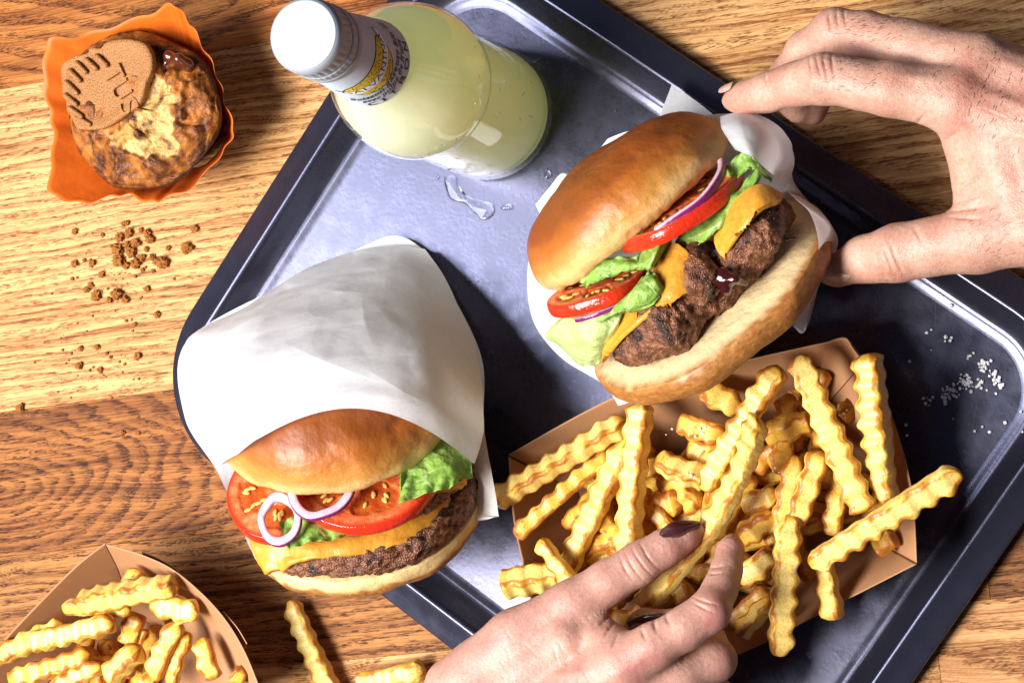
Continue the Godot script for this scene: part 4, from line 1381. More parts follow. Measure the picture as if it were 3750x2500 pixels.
func make_left_burger() -> void:
	var f := fb(Vector3(0.9269, -0.3009, -0.2243), Vector3(0.0218, 0.6398, -0.7682), Vector3(0.3746, 0.7072, 0.5996), Vector3(-0.0517, 0.0490, 0.0879))
	var b := thing("cheeseburger", "double cheeseburger with two tomato slices and onion rings, its bun half covered by white paper", "burger", f.origin)
	var B := Transform3D(f.basis, Vector3.ZERO)
	obj("bottom_bun", bun_bottom(5.6, 1.55, 3.0, 0.75), mats.bun, b, B)
	obj("beef_patty", patty(5.5, 1.5, 4.0), mats.beef, b, B * move(0.0, 2.05, 0.1))
	obj("cheese_slice", draped(4.8, 5.0, 2.95, 0.06, 0.55, 0.30, 2.0), mats.cheese, b, B * move(-0.5, 0, 0.5))
	obj("beef_patty", patty(5.1, 1.3, 9.0), mats.beef, b, B * move(0.5, 3.75, -0.4))
	obj("cheese_slice", draped(4.7, 4.55, 4.55, -0.10, 0.55, 0.30, 7.0), mats.cheese, b, B * move(0.75, 0, 0.25))
	obj("top_bun", bun_top(5.4, 3.9, 1.0, 0.12), mats.bun, b, Transform3D(f.basis, f.basis * q(-0.15, 6.0, -0.1)))
	# lettuce: a leaf out to the right, another under the left tomato
	var o := f.origin
	obj("lettuce_leaf", sheet(local([[q(-1.81, 9.32, 4.89), q(-1.31, 8.22, 3.98), q(-0.75, 7.75, 3.87), q(0.31, 8.34, 4.65)], [q(-1.51, 10.32, 5.86), q(-0.48, 9.81, 5.07), q(0.00, 8.64, 4.76), q(1.36, 9.63, 5.62)], [q(-1.21, 11.30, 6.81), q(-0.11, 10.75, 6.13), q(0.85, 10.36, 5.82), q(1.65, 9.95, 6.42)], [q(-0.92, 12.21, 7.71), q(0.33, 11.87, 7.20), q(1.24, 11.35, 6.92), q(1.29, 9.95, 6.54)]], o), 60, 60, 0.035, o, 1, 3.0), mats.lettuce, b)
	obj("lettuce_leaf", sheet(local([[q(-6.41, 12.56, 8.62), q(-5.40, 12.05, 8.22), q(-4.28, 11.75, 8.01), q(-2.88, 11.67, 7.98)], [q(-5.99, 13.01, 9.27), q(-5.02, 12.65, 8.87), q(-4.07, 12.22, 8.67), q(-2.78, 12.14, 8.50)], [q(-5.61, 13.27, 9.76), q(-4.65, 13.14, 9.42), q(-3.77, 12.67, 9.31), q(-2.94, 12.24, 8.85)]], o), 50, 36, 0.035, o, 1, 8.0), mats.lettuce, b)
	tomato_slice(b, 3.6, 0.62, 1.0, Transform3D(f.basis, Vector3.ZERO) * move(0.75, 5.45, 2.85, 0.20, -0.03), 5)
	tomato_slice(b, 3.0, 0.62, 3.0, Transform3D(f.basis, Vector3.ZERO) * move(-2.75, 5.1, 2.7, 0.26, 0.08), 5)
	obj("onion_ring", onion_ring(1.32, 0.42, 0.30, 0.0, TAU, 2.0, 1.0), mats.onion, b, B * move(-1.35, 6.05, 4.55, 0.30, 0.0))
	obj("onion_ring", onion_ring(0.80, 0.34, 0.30, 0.0, TAU, 5.0, 1.35), mats.onion, b, B * move(-3.3, 5.5, 5.35, 0.45, 0.1))
	# the paper: one sheet behind, one drawn over the bun like a hood
	var w := thing("burger_wrapper", "white paper wrapper drawn like a hood over the left cheeseburger", "wrapper", q(-8.95, 0.90, 2.51), "")
	var at := w.position
	obj("front_sheet", paper_sheet([[q(-11.45, 1.80, -2.65), q(-10.82, 1.77, -3.02), q(-10.20, 1.73, -3.35), q(-9.58, 1.70, -3.65), q(-8.96, 1.67, -3.89), q(-8.34, 1.63, -4.10), q(-7.72, 1.60, -4.26), q(-7.10, 1.57, -4.38), q(-6.48, 1.53, -4.46), q(-5.86, 1.50, -4.50), q(-5.25, 1.47, -4.49), q(-4.63, 1.43, -4.45), q(-4.02, 1.40, -4.36)],
		[q(-12.93, 2.55, -1.54), q(-11.64, 3.47, -1.87), q(-10.61, 3.83, -2.19), q(-9.64, 4.08, -2.47), q(-8.72, 4.23, -2.70), q(-7.81, 4.35, -2.87), q(-6.97, 4.34, -3.01), q(-6.14, 4.29, -3.10), q(-5.34, 4.18, -3.15), q(-4.57, 4.01, -3.16), q(-3.87, 3.62, -3.13), q(-3.26, 3.01, -3.06), q(-2.60, 2.50, -2.94)],
		[q(-14.30, 3.30, -0.65), q(-12.34, 5.17, -0.89), q(-10.94, 5.93, -1.15), q(-9.65, 6.47, -1.36), q(-8.47, 6.79, -1.54), q(-7.33, 7.07, -1.67), q(-6.29, 7.09, -1.77), q(-5.31, 7.01, -1.83), q(-4.37, 6.84, -1.85), q(-3.48, 6.51, -1.83), q(-2.75, 5.78, -1.79), q(-2.18, 4.59, -1.74), q(-1.53, 3.60, -1.63)],
		[q(-15.24, 4.05, 0.17), q(-12.64, 6.87, 0.03), q(-10.90, 8.04, -0.15), q(-9.33, 8.86, -0.29), q(-7.98, 9.23, -0.42), q(-6.70, 9.51, -0.50), q(-5.54, 9.51, -0.55), q(-4.44, 9.40, -0.55), q(-3.39, 9.17, -0.52), q(-2.42, 8.74, -0.46), q(-1.62, 7.81, -0.38), q(-1.09, 6.18, -0.29), q(-0.46, 4.70, -0.14)],
		[q(-14.99, 4.80, 1.43), q(-11.90, 8.56, 1.24), q(-9.94, 10.14, 1.04), q(-8.35, 10.99, 0.86), q(-7.05, 11.22, 0.70), q(-5.84, 11.29, 0.59), q(-4.70, 11.21, 0.54), q(-3.61, 11.04, 0.52), q(-2.55, 10.76, 0.54), q(-1.57, 10.29, 0.62), q(-0.74, 9.42, 0.73), q(-0.23, 7.65, 0.85), q(0.29, 5.80, 1.03)],
		[q(-14.63, 5.55, 2.70), q(-11.08, 10.26, 2.45), q(-9.06, 11.97, 2.18), q(-7.62, 12.48, 1.94), q(-6.40, 12.55, 1.75), q(-5.25, 12.46, 1.62), q(-4.14, 12.31, 1.55), q(-3.06, 12.08, 1.53), q(-2.01, 11.75, 1.58), q(-1.04, 11.24, 1.68), q(-0.19, 10.42, 1.83), q(0.39, 8.78, 2.01), q(0.91, 6.90, 2.26)],
		[q(-14.05, 6.30, 3.85), q(-10.08, 11.96, 3.51), q(-8.31, 13.19, 3.16), q(-7.03, 13.39, 2.87), q(-5.88, 13.36, 2.64), q(-4.77, 13.23, 2.49), q(-3.69, 13.02, 2.42), q(-2.64, 12.75, 2.42), q(-1.64, 12.37, 2.49), q(-0.70, 11.82, 2.63), q(0.14, 10.97, 2.84), q(0.78, 9.57, 3.12), q(1.40, 8.00, 3.46)],
		[q(-12.70, 7.05, 5.08), q(-8.59, 13.34, 4.50), q(-7.22, 13.92, 4.00), q(-6.10, 13.98, 3.59), q(-5.06, 13.87, 3.29), q(-4.07, 13.67, 3.09), q(-3.09, 13.42, 3.00), q(-2.13, 13.12, 3.01), q(-1.21, 12.72, 3.13), q(-0.35, 12.14, 3.35), q(0.43, 11.34, 3.68), q(1.12, 10.25, 4.10), q(1.80, 9.10, 4.64)],
		[q(-11.54, 7.80, 6.39), q(-7.60, 14.06, 5.56), q(-6.46, 14.41, 4.89), q(-5.48, 14.39, 4.36), q(-4.57, 14.22, 3.98), q(-3.69, 13.99, 3.73), q(-2.82, 13.71, 3.62), q(-1.98, 13.38, 3.65), q(-1.16, 12.96, 3.82), q(-0.40, 12.38, 4.13), q(0.32, 11.66, 4.58), q(1.04, 10.93, 5.18), q(1.77, 10.20, 5.92)]], at, 260, 240, 2.0, 1.0, Transform3D(f.basis, f.origin + f.basis * q(-0.15, 6.55, -0.1))), mats.paper, w)
	obj("back_sheet", paper_sheet([
		[q(-11.48, 1.20, -2.69), q(-9.05, 1.00, -3.86), q(-5.93, 0.90, -5.06), q(-4.23, 0.90, -4.37)],
		[q(-16.25, 1.90, 0.06), q(-11.50, 1.00, 0.40), q(-5.84, 0.90, -0.67), q(-1.18, 1.40, 0.41)],
		[q(-16.12, 2.40, 3.67), q(-11.64, 1.00, 4.24), q(-5.76, 0.90, 3.12), q(0.76, 6.00, 4.31)],
		[q(-13.91, 3.00, 6.52), q(-10.30, 1.80, 6.98), q(-5.57, 1.20, 6.68), q(1.59, 6.40, 7.84)],
		[q(-12.08, 4.60, 8.56), q(-9.46, 2.60, 8.84), q(-5.66, 2.00, 8.76), q(1.29, 6.40, 8.34)],
		[q(-10.52, 5.60, 10.55), q(-8.12, 4.60, 10.21), q(-5.45, 3.60, 9.75), q(-2.40, 3.60, 9.07)],
		[q(-7.98, 6.40, 11.42), q(-6.99, 6.40, 11.45), q(-6.06, 6.30, 11.39), q(-5.02, 6.20, 11.28)]], at, 130, 130, 0.5, 5.0), mats.paper, w)


func local(rows: Array, o: Vector3) -> Array:
	var out := []
	for r in rows:
		var line := []
		for p in r:
			line.append(p - o)
		out.append(line)
	return out







func make_right_burger() -> void:
	var f := fb(Vector3(0.7206, -0.2079, -0.6615), Vector3(-0.4510, 0.5841, -0.6749), Vector3(0.5267, 0.7846, 0.3271), Vector3(0.1188, 0.0640, -0.0091))
	var b := thing("cheeseburger", "open cheeseburger held on its side by the man's hand, filling towards the camera", "burger", f.origin)
	var o := f.origin
	obj("bottom_bun", bun_bottom(6.1, 1.5, 8.0), mats.bun, b, Transform3D(f.basis, Vector3.ZERO))
	var t := fb(Vector3(0.7206, -0.2079, -0.6615), Vector3(-0.5787, 0.3452, -0.7389), Vector3(0.3820, 0.9152, 0.1285), Vector3(0.0816, 0.0660, -0.0518))
	obj("top_bun", bun_top(5.4, 3.45, 5.0, 0.05), mats.bun, b, Transform3D(t.basis, t.origin - o))
	# beef: three lumps of two patties
	obj("beef_patty", meat_lump([[q(10.85, 9.80, -0.67), 1.0, q(12.53, 9.70, -1.79), 1.0], [q(12.53, 9.70, -1.79), 1.0, q(13.94, 9.70, -3.17), 1.1], [q(8.89, 10.20, 0.84), 0.88, q(10.74, 10.80, -0.15), 1.35], [q(10.74, 10.80, -0.15), 1.35, q(11.86, 10.40, -1.19), 0.78], [q(8.43, 9.40, 1.09), 0.68, q(10.38, 8.00, -0.03), 1.28], [q(11.20, 8.20, -1.15), 1.28, q(13.06, 8.00, -2.86), 1.28]], o, 2.0), mats.beef, b)
	obj("beef_patty", meat_lump([[q(13.26, 10.40, -2.84), 0.78, q(14.51, 10.60, -4.10), 1.08], [q(14.51, 10.60, -4.10), 1.08, q(14.98, 10.20, -4.78), 0.78], [q(13.15, 8.40, -3.39), 1.28, q(14.43, 8.20, -4.90), 1.08]], o, 7.0), mats.beef, b)
	obj("beef_patty", meat_lump([[q(11.60, 10.60, -3.03), 0.78, q(12.13, 11.00, -1.88), 1.05], [q(11.28, 9.40, -3.32), 0.98, q(11.96, 9.00, -2.79), 1.08]], o, 4.0), mats.beef, b)
	# cheese: a left flap and a right flap
	obj("cheese_slice", sheet(local([[q(9.89, 10.60, -2.12), q(10.84, 11.00, -3.47), q(11.41, 11.20, -3.26), q(11.76, 11.20, -2.79)], [q(9.16, 10.70, -0.99), q(10.55, 11.30, -2.33), q(11.30, 11.60, -2.30), q(11.81, 11.50, -1.57)], [q(8.47, 10.60, -0.16), q(9.93, 11.40, -1.31), q(10.83, 11.90, -1.09), q(11.46, 11.80, -1.24)], [q(7.78, 10.20, 0.84), q(8.87, 11.00, 0.05), q(9.86, 11.80, -0.27), q(10.67, 12.00, -0.81)], [q(7.54, 9.80, 1.43), q(8.04, 10.40, 1.08), q(8.80, 11.40, 0.53), q(9.73, 12.00, -0.08)]], o), 50, 60, 0.22, o, 0, 2.0), mats.cheese, b)
	obj("cheese_slice", sheet(local([[q(12.82, 10.60, -4.13), q(13.75, 11.00, -5.36), q(14.63, 11.20, -5.84), q(15.34, 10.60, -5.53)], [q(12.78, 10.80, -3.55), q(13.64, 11.30, -4.60), q(14.68, 11.80, -5.23), q(15.48, 11.20, -5.17)], [q(13.02, 11.00, -3.16), q(13.70, 11.50, -3.85), q(14.33, 12.00, -4.34), q(14.96, 12.00, -4.80)], [q(13.25, 11.00, -2.98), q(13.53, 11.40, -3.31), q(13.87, 11.80, -3.67), q(14.23, 12.00, -4.06)]], o), 50, 44, 0.22, o, 0, 6.0), mats.cheese, b)
	# sauce running between the patties
	var s := blob([[q(12.99, 11.20, -2.04), 0.42, q(13.70, 11.40, -2.02), 0.30], [q(13.11, 11.30, -2.31), 0.30, q(13.24, 11.20, -1.58), 0.28], [q(13.60, 11.00, -2.05), 0.3, q(13.92, 10.60, -1.90), 0.22], [q(13.20, 11.00, -1.54), 0.25, q(12.76, 10.60, -1.17), 0.2], [q(15.55, 10.20, -3.76), 0.16, q(15.97, 10.00, -3.86), 0.14]], 0.0008, 0.0010)
	var sp: PackedVector3Array = s[0]
	for i in sp.size():
		sp[i] -= o
	obj("sauce", build(sp, PackedColorArray(), s[1]), mats.sauce, b)
	# lettuce
	obj("lettuce_leaf", sheet(local([[q(10.93, 10.30, -4.37), q(12.12, 10.50, -4.70), q(13.41, 10.40, -5.81), q(14.20, 9.80, -6.88)], [q(10.89, 10.50, -3.60), q(12.35, 11.00, -4.19), q(13.59, 11.10, -5.21), q(14.50, 10.40, -6.43)], [q(10.82, 10.70, -2.84), q(12.07, 11.00, -3.54), q(13.20, 11.00, -4.45), q(14.12, 10.20, -6.00)]], o), 60, 40, 0.035, o, 1, 1.0), mats.lettuce, b)
	obj("lettuce_leaf", sheet(local([[q(12.63, 9.60, -6.75), q(13.53, 9.80, -7.55), q(14.15, 9.60, -7.15), q(14.73, 9.20, -6.44)], [q(13.28, 9.90, -6.24), q(13.87, 10.00, -6.77), q(14.32, 9.90, -6.62), q(14.68, 9.20, -6.29)]], o), 40, 20, 0.035, o, 1, 14.0), mats.lettuce, b)
	obj("lettuce_leaf", sheet(local([[q(6.36, 10.20, -2.17), q(7.55, 10.60, -2.89), q(8.71, 10.60, -3.06), q(9.88, 10.60, -2.86)], [q(6.62, 10.40, -1.97), q(7.96, 11.00, -2.57), q(9.08, 11.20, -2.73), q(10.01, 11.40, -2.52)], [q(6.82, 10.40, -1.78), q(8.07, 11.00, -2.19), q(9.18, 11.20, -2.45), q(9.91, 11.40, -2.42)]], o), 50, 30, 0.035, o, 1, 21.0), mats.lettuce, b)
	obj("lettuce_leaf", sheet(local([[q(9.25, 11.00, -3.02), q(9.90, 11.40, -3.44), q(10.46, 11.40, -3.81), q(10.97, 10.80, -4.13)], [q(9.48, 11.50, -2.60), q(10.14, 12.10, -2.73), q(10.56, 12.00, -3.29), q(10.74, 11.00, -3.65)], [q(9.57, 11.40, -2.46), q(10.15, 12.00, -2.41), q(10.30, 11.60, -2.77), q(10.53, 10.90, -3.29)]], o), 40, 30, 0.035, o, 1, 31.0), mats.lettuce, b)
	obj("lettuce_leaf", sheet(local([[q(8.99, 10.80, -1.17), q(9.63, 11.20, -2.07), q(10.16, 11.60, -2.31), q(10.76, 11.80, -1.65)], [q(8.63, 11.20, -0.96), q(9.52, 12.00, -1.64), q(10.39, 12.40, -1.79), q(10.69, 12.10, -1.33)], [q(8.15, 11.20, -0.59), q(9.11, 12.20, -1.08), q(9.92, 12.40, -1.06), q(10.28, 12.10, -0.86)], [q(7.20, 10.60, 0.12), q(8.02, 11.40, -0.30), q(8.77, 12.00, -0.54), q(9.29, 11.80, -0.62)]], o), 60, 60, 0.035, o, 1, 41.0), mats.lettuce, b)
	obj("lettuce_leaf", sheet(local([[q(5.70, 9.60, -0.61), q(6.87, 10.20, -0.94), q(7.91, 10.40, -1.21), q(8.69, 10.40, -1.02)], [q(5.05, 9.40, -0.24), q(6.41, 10.60, -0.36), q(7.86, 11.20, -0.50), q(8.58, 11.00, -0.32)], [q(4.44, 8.60, 0.19), q(5.94, 10.00, 0.36), q(7.58, 11.20, 0.34), q(8.28, 10.80, 0.22)], [q(4.75, 7.80, 0.53), q(5.84, 9.00, 0.98), q(7.20, 10.20, 0.94), q(7.76, 9.80, 0.73)], [q(5.18, 7.20, 0.99), q(5.84, 8.00, 1.43), q(6.84, 8.80, 1.50), q(7.43, 9.00, 1.20)]], o), 70, 70, 0.035, o, 3, 51.0), mats.lettuce, b)
	# tomato and onion
	var t1 := fb(Vector3(0.8123, -0.2459, -0.5289), Vector3(-0.3963, 0.4326, -0.8098), Vector3(0.4280, 0.8674, 0.2540), Vector3(0.1060, 0.0940, -0.0518))
	tomato_slice(b, 3.15, 0.62, 2.0, Transform3D(t1.basis, t1.origin - o), 6)
	var t2 := fb(Vector3(0.8786, -0.2757, -0.3899), Vector3(-0.2672, 0.3928, -0.8800), Vector3(0.3958, 0.8773, 0.2715), Vector3(0.0717, 0.0940, -0.0177))
	tomato_slice(b, 2.4, 0.6, 6.0, Transform3D(t2.basis, t2.origin - o), 5)
	obj("onion_ring", onion_ring(2.6, 0.30, 0.42, 0.1, 2.2, 3.0, 1.0), mats.onion, b, Transform3D(t1.basis, t1.origin - o) * move(0.1, 0.62, 0.0, 0.1, 0.12))
	obj("onion_ring", onion_ring(1.5, 0.42, 0.25, -0.3, 2.4, 8.0, 0.8), mats.onion, b, Transform3D(t1.basis, q(12.71, 10.20, -4.63) - o) * move(0, 0, 0, 0.9, 0.5))
	obj("onion_ring", onion_ring(2.2, 0.30, 0.2, 0.4, 2.4, 12.0, 0.9), mats.onion, b, Transform3D(t2.basis, t2.origin - o) * move(0.1, -0.45, 0.2, 0.0, 0.0))
	# the paper pocket
	var w := thing("burger_wrapper", "white paper pocket behind and under the burger in the man's hand", "wrapper", q(8.49, 1.00, -3.27), "")
	var at := w.position
	obj("back_sheet", paper_sheet([
		[q(5.92, 4.40, -9.05), q(7.10, 4.60, -9.35), q(8.54, 4.60, -9.45), q(9.95, 4.60, -9.77), q(11.21, 4.80, -9.96), q(13.05, 5.00, -9.88)],
		[q(4.73, 4.20, -7.76), q(6.79, 3.40, -7.51), q(8.32, 2.20, -8.02), q(10.43, 2.40, -8.55), q(12.45, 3.20, -9.00), q(14.55, 5.00, -8.67)],
		[q(3.85, 4.00, -6.69), q(5.99, 2.00, -6.06), q(8.61, 1.60, -6.06), q(11.13, 1.80, -6.40), q(13.54, 2.60, -7.26), q(14.70, 4.60, -6.81)],
		[q(2.82, 4.00, -5.10), q(5.74, 3.20, -4.33), q(8.58, 1.40, -4.05), q(11.52, 1.60, -4.40), q(14.60, 2.80, -5.63), q(16.68, 5.00, -4.32)],
		[q(2.25, 4.60, -3.24), q(5.32, 3.80, -2.48), q(8.40, 1.40, -2.03), q(12.00, 1.80, -2.58), q(14.59, 2.60, -3.48), q(15.97, 4.80, -2.48)],
		[q(2.74, 5.20, -0.70), q(5.38, 4.60, -0.63), q(8.17, 2.00, -0.17), q(11.55, 2.40, -1.14), q(13.81, 2.60, -1.52), q(14.94, 3.60, -0.20)],
		[q(4.27, 5.60, 1.05), q(6.21, 5.20, 0.99), q(7.95, 3.40, 0.90), q(10.80, 3.40, 0.30), q(12.55, 3.20, -0.69), q(13.79, 3.20, -1.12)],
		[q(6.22, 5.60, 2.22), q(6.90, 5.40, 2.37), q(8.00, 5.00, 2.15), q(9.50, 4.60, 1.54), q(11.05, 4.40, 0.74), q(12.19, 4.20, -0.24)],
		[q(7.13, 6.00, 3.20), q(7.59, 6.00, 3.06), q(8.23, 5.80, 2.76), q(9.32, 5.40, 2.16), q(10.41, 5.00, 1.36), q(11.50, 4.60, 0.36)]], at, 150, 150, 1.0, 9.0), mats.paper, w)
	obj("front_flap", paper_sheet([
		[q(11.91, 7.20, -9.49), q(12.84, 7.40, -9.62), q(13.71, 7.40, -9.48), q(14.45, 6.80, -9.05), q(14.74, 5.80, -8.56)],
		[q(12.46, 9.00, -8.69), q(13.47, 9.60, -8.79), q(14.28, 9.40, -8.51), q(14.83, 8.00, -8.12), q(15.04, 6.20, -7.67)],
		[q(12.99, 10.20, -8.11), q(13.90, 10.60, -7.99), q(14.62, 10.20, -7.56), q(15.01, 8.80, -7.26), q(15.01, 6.60, -6.96)],
		[q(13.50, 11.00, -7.51), q(14.34, 11.20, -7.13), q(14.81, 10.80, -6.69), q(14.92, 9.60, -6.52), q(14.89, 7.60, -6.24)]], at, 90, 80, 0.6, 12.0), mats.paper, w)
	obj("side_flap", paper_sheet([
		[q(14.82, 9.00, -6.46), q(15.31, 8.60, -5.97), q(15.59, 7.60, -5.85)],
		[q(15.92, 10.20, -5.50), q(16.39, 9.40, -5.12), q(16.63, 7.80, -5.09)],
		[q(16.60, 10.20, -4.81), q(16.97, 9.00, -4.50), q(17.12, 7.00, -4.13)],
		[q(16.83, 9.60, -3.61), q(16.88, 8.20, -3.27), q(16.86, 6.40, -3.43)],
		[q(16.37, 8.60, -2.59), q(16.39, 7.60, -2.48), q(16.25, 6.20, -2.31)],
		[q(15.58, 7.60, -1.70), q(15.61, 6.40, -1.44), q(15.55, 5.00, -1.25)],
		[q(14.50, 6.40, -0.99), q(14.69, 5.20, -0.66), q(14.98, 3.80, -0.17)]], at, 50, 100, 0.4, 15.0), mats.paper, w)
	obj("paper_corner", paper_sheet([
		[q(8.33, 2.20, -11.78), q(9.03, 2.30, -11.32), q(9.83, 2.60, -10.75), q(10.65, 3.20, -10.12)],
		[q(8.06, 2.60, -10.70), q(8.86, 2.80, -10.35), q(9.79, 3.20, -9.96), q(10.61, 3.60, -9.59)],
		[q(7.79, 3.00, -9.64), q(8.78, 3.20, -9.39), q(9.65, 3.40, -9.14), q(10.57, 3.80, -8.97)]], at, 50, 40, 0.2, 18.0), mats.paper, w)
	obj("paper_corner", paper_sheet([
		[q(1.60, 1.60, -6.38), q(2.34, 1.80, -7.17), q(3.01, 2.00, -7.79), q(3.76, 2.40, -7.44)],
		[q(1.88, 1.80, -5.94), q(2.75, 2.20, -6.61), q(3.51, 2.60, -7.16), q(4.27, 3.00, -7.00)],
		[q(2.24, 2.20, -5.57), q(3.17, 2.80, -6.02), q(4.02, 3.20, -6.58), q(4.72, 3.40, -6.64)]], at, 40, 40, 0.05, 19.0), mats.paper, w)


# ---------------------------------------------------------------- cardboard boxes and fries
func wall(parent: Node3D, called: String, rim: Array, base: Array, bulge: float, at: Vector3) -> void:
	# one side of a box, from its base line up to its rim, slightly bowed
	var mid := []
	var low := []
	for i in rim.size():
		mid.append(rim[i].lerp(base[i], 0.42) + Vector3(0, -bulge * 0.01, 0))
		low.append(rim[i].lerp(base[i], 0.78) + Vector3(0, -bulge * 0.006, 0))
	var P := net([rim, mid, low, base], 60, 40)
	for i in P.size():
		P[i] -= at
	obj(called, slab(P, PackedColorArray(), 60, 40, 0.0005), mats.card, parent)


func make_boxes() -> void:
	var b := thing("fries_box", "large open brown card box piled with fries on the navy tray", "box", q(10.37, 0.42, 8.21))
	var at := b.position
	var floor_rows := [[q(3.62, 0.47, 7.14), q(7.42, 0.47, 5.68), q(11.15, 0.47, 4.30), q(14.81, 0.47, 2.94)], [q(4.42, 0.47, 10.39), q(8.21, 0.47, 9.07), q(12.22, 0.47, 7.37), q(16.05, 0.47, 5.91)], [q(5.22, 0.47, 13.62), q(9.19, 0.47, 12.26), q(13.28, 0.47, 10.54), q(17.28, 0.47, 8.85)]]
	var fp := net(floor_rows, 10, 10)
	for i in fp.size():
		fp[i] -= at
	obj("bottom_panel", slab(fp, PackedColorArray(), 10, 10, 0.0005), mats.card, b)
	wall(b, "side_panel", [q(1.38, 4.30, 5.43), q(6.90, 4.70, 2.60), q(12.13, 4.70, 1.18), q(16.98, 4.50, 0.09)], [q(3.62, 0.47, 7.14), q(7.42, 0.47, 5.68), q(11.15, 0.47, 4.30), q(14.81, 0.47, 2.94)], 0.25, at)
	wall(b, "side_panel", [q(17.04, 4.40, 0.10), q(17.41, 4.30, 0.48), q(18.91, 4.60, 2.93), q(20.01, 4.60, 6.43), q(20.28, 4.40, 9.87)], [q(14.85, 0.47, 2.98), q(15.06, 0.47, 3.54), q(15.75, 0.47, 5.22), q(16.57, 0.47, 7.09), q(17.28, 0.47, 8.85)], 0.2, at)
	wall(b, "side_panel", [q(20.26, 4.40, 9.94), q(16.85, 4.20, 11.76), q(12.37, 4.20, 14.15), q(7.98, 4.20, 15.74), q(3.47, 4.20, 16.43)], [q(17.28, 0.47, 8.89), q(14.49, 0.47, 10.11), q(11.45, 0.47, 11.39), q(8.36, 0.47, 12.69), q(5.22, 0.47, 13.66)], 0.2, at)
	wall(b, "side_panel", [q(1.40, 4.30, 5.55), q(1.83, 4.60, 8.55), q(2.51, 4.60, 11.31), q(3.42, 4.20, 16.40)], [q(3.58, 0.47, 7.18), q(4.09, 0.47, 9.38), q(4.65, 0.47, 11.40), q(5.18, 0.47, 13.66)], 0.2, at)
	# folded corner gussets
	wall(b, "corner_gusset", [q(16.20, 4.46, 0.24), q(17.04, 4.60, 0.07), q(17.39, 4.40, 0.54), q(17.84, 4.40, 1.16)], [q(14.67, 0.55, 3.06), q(14.79, 0.55, 3.02), q(14.91, 0.55, 3.18), q(15.04, 0.55, 3.34)], 0.0, at)
	var s := thing("fries_box", "smaller brown card box of fries on the wood in the lower left corner", "box", q(-20.34, 0.05, 16.10))
	at = s.position
	var fl := net([[q(-20.27, 0.10, 13.48), q(-18.92, 0.10, 14.09), q(-17.69, 0.10, 15.13)], [q(-23.26, 0.10, 16.00), q(-20.29, 0.10, 16.96), q(-16.90, 0.10, 17.68)], [q(-25.65, 0.10, 18.95), q(-21.18, 0.10, 20.04), q(-16.12, 0.10, 20.22)]], 10, 10)
	for i in fl.size():
		fl[i] -= at
	obj("bottom_panel", slab(fl, PackedColorArray(), 10, 10, 0.0005), mats.card, s)
	wall(s, "side_panel", [q(-18.75, 5.20, 10.02), q(-20.27, 5.20, 11.15), q(-22.34, 5.00, 13.01), q(-24.55, 4.80, 15.15), q(-26.77, 4.60, 17.76)], [q(-20.27, 0.10, 13.48), q(-21.58, 0.10, 14.62), q(-23.26, 0.10, 16.00), q(-24.70, 0.10, 17.59), q(-25.65, 0.10, 18.95)], 0.6, at)
	wall(s, "side_panel", [q(-18.68, 5.20, 10.04), q(-16.61, 5.30, 10.52), q(-14.75, 5.30, 11.32), q(-12.71, 5.20, 12.98), q(-11.41, 5.00, 14.79), q(-10.43, 4.80, 17.01)], [q(-20.22, 0.10, 13.53), q(-19.53, 0.10, 13.79), q(-18.80, 0.10, 14.13), q(-17.93, 0.10, 15.13), q(-17.16, 0.10, 16.83), q(-16.40, 0.10, 18.51)], 0.6, at)
	# the second layer of card outside the right-hand wall, with its cut flap edges
	wall(s, "outer_flap", [q(-16.92, 4.90, 10.31), q(-15.82, 4.95, 10.70), q(-14.88, 4.95, 11.25)], [q(-17.92, 2.60, 11.08), q(-16.92, 2.60, 11.47), q(-16.02, 2.60, 11.99)], 0.0, at)
	wall(s, "outer_flap", [q(-12.58, 4.90, 13.04), q(-11.81, 4.90, 13.79), q(-11.32, 4.80, 14.55)], [q(-13.92, 2.60, 13.57), q(-13.17, 2.60, 14.34), q(-12.59, 2.60, 15.11)], 0.0, at)


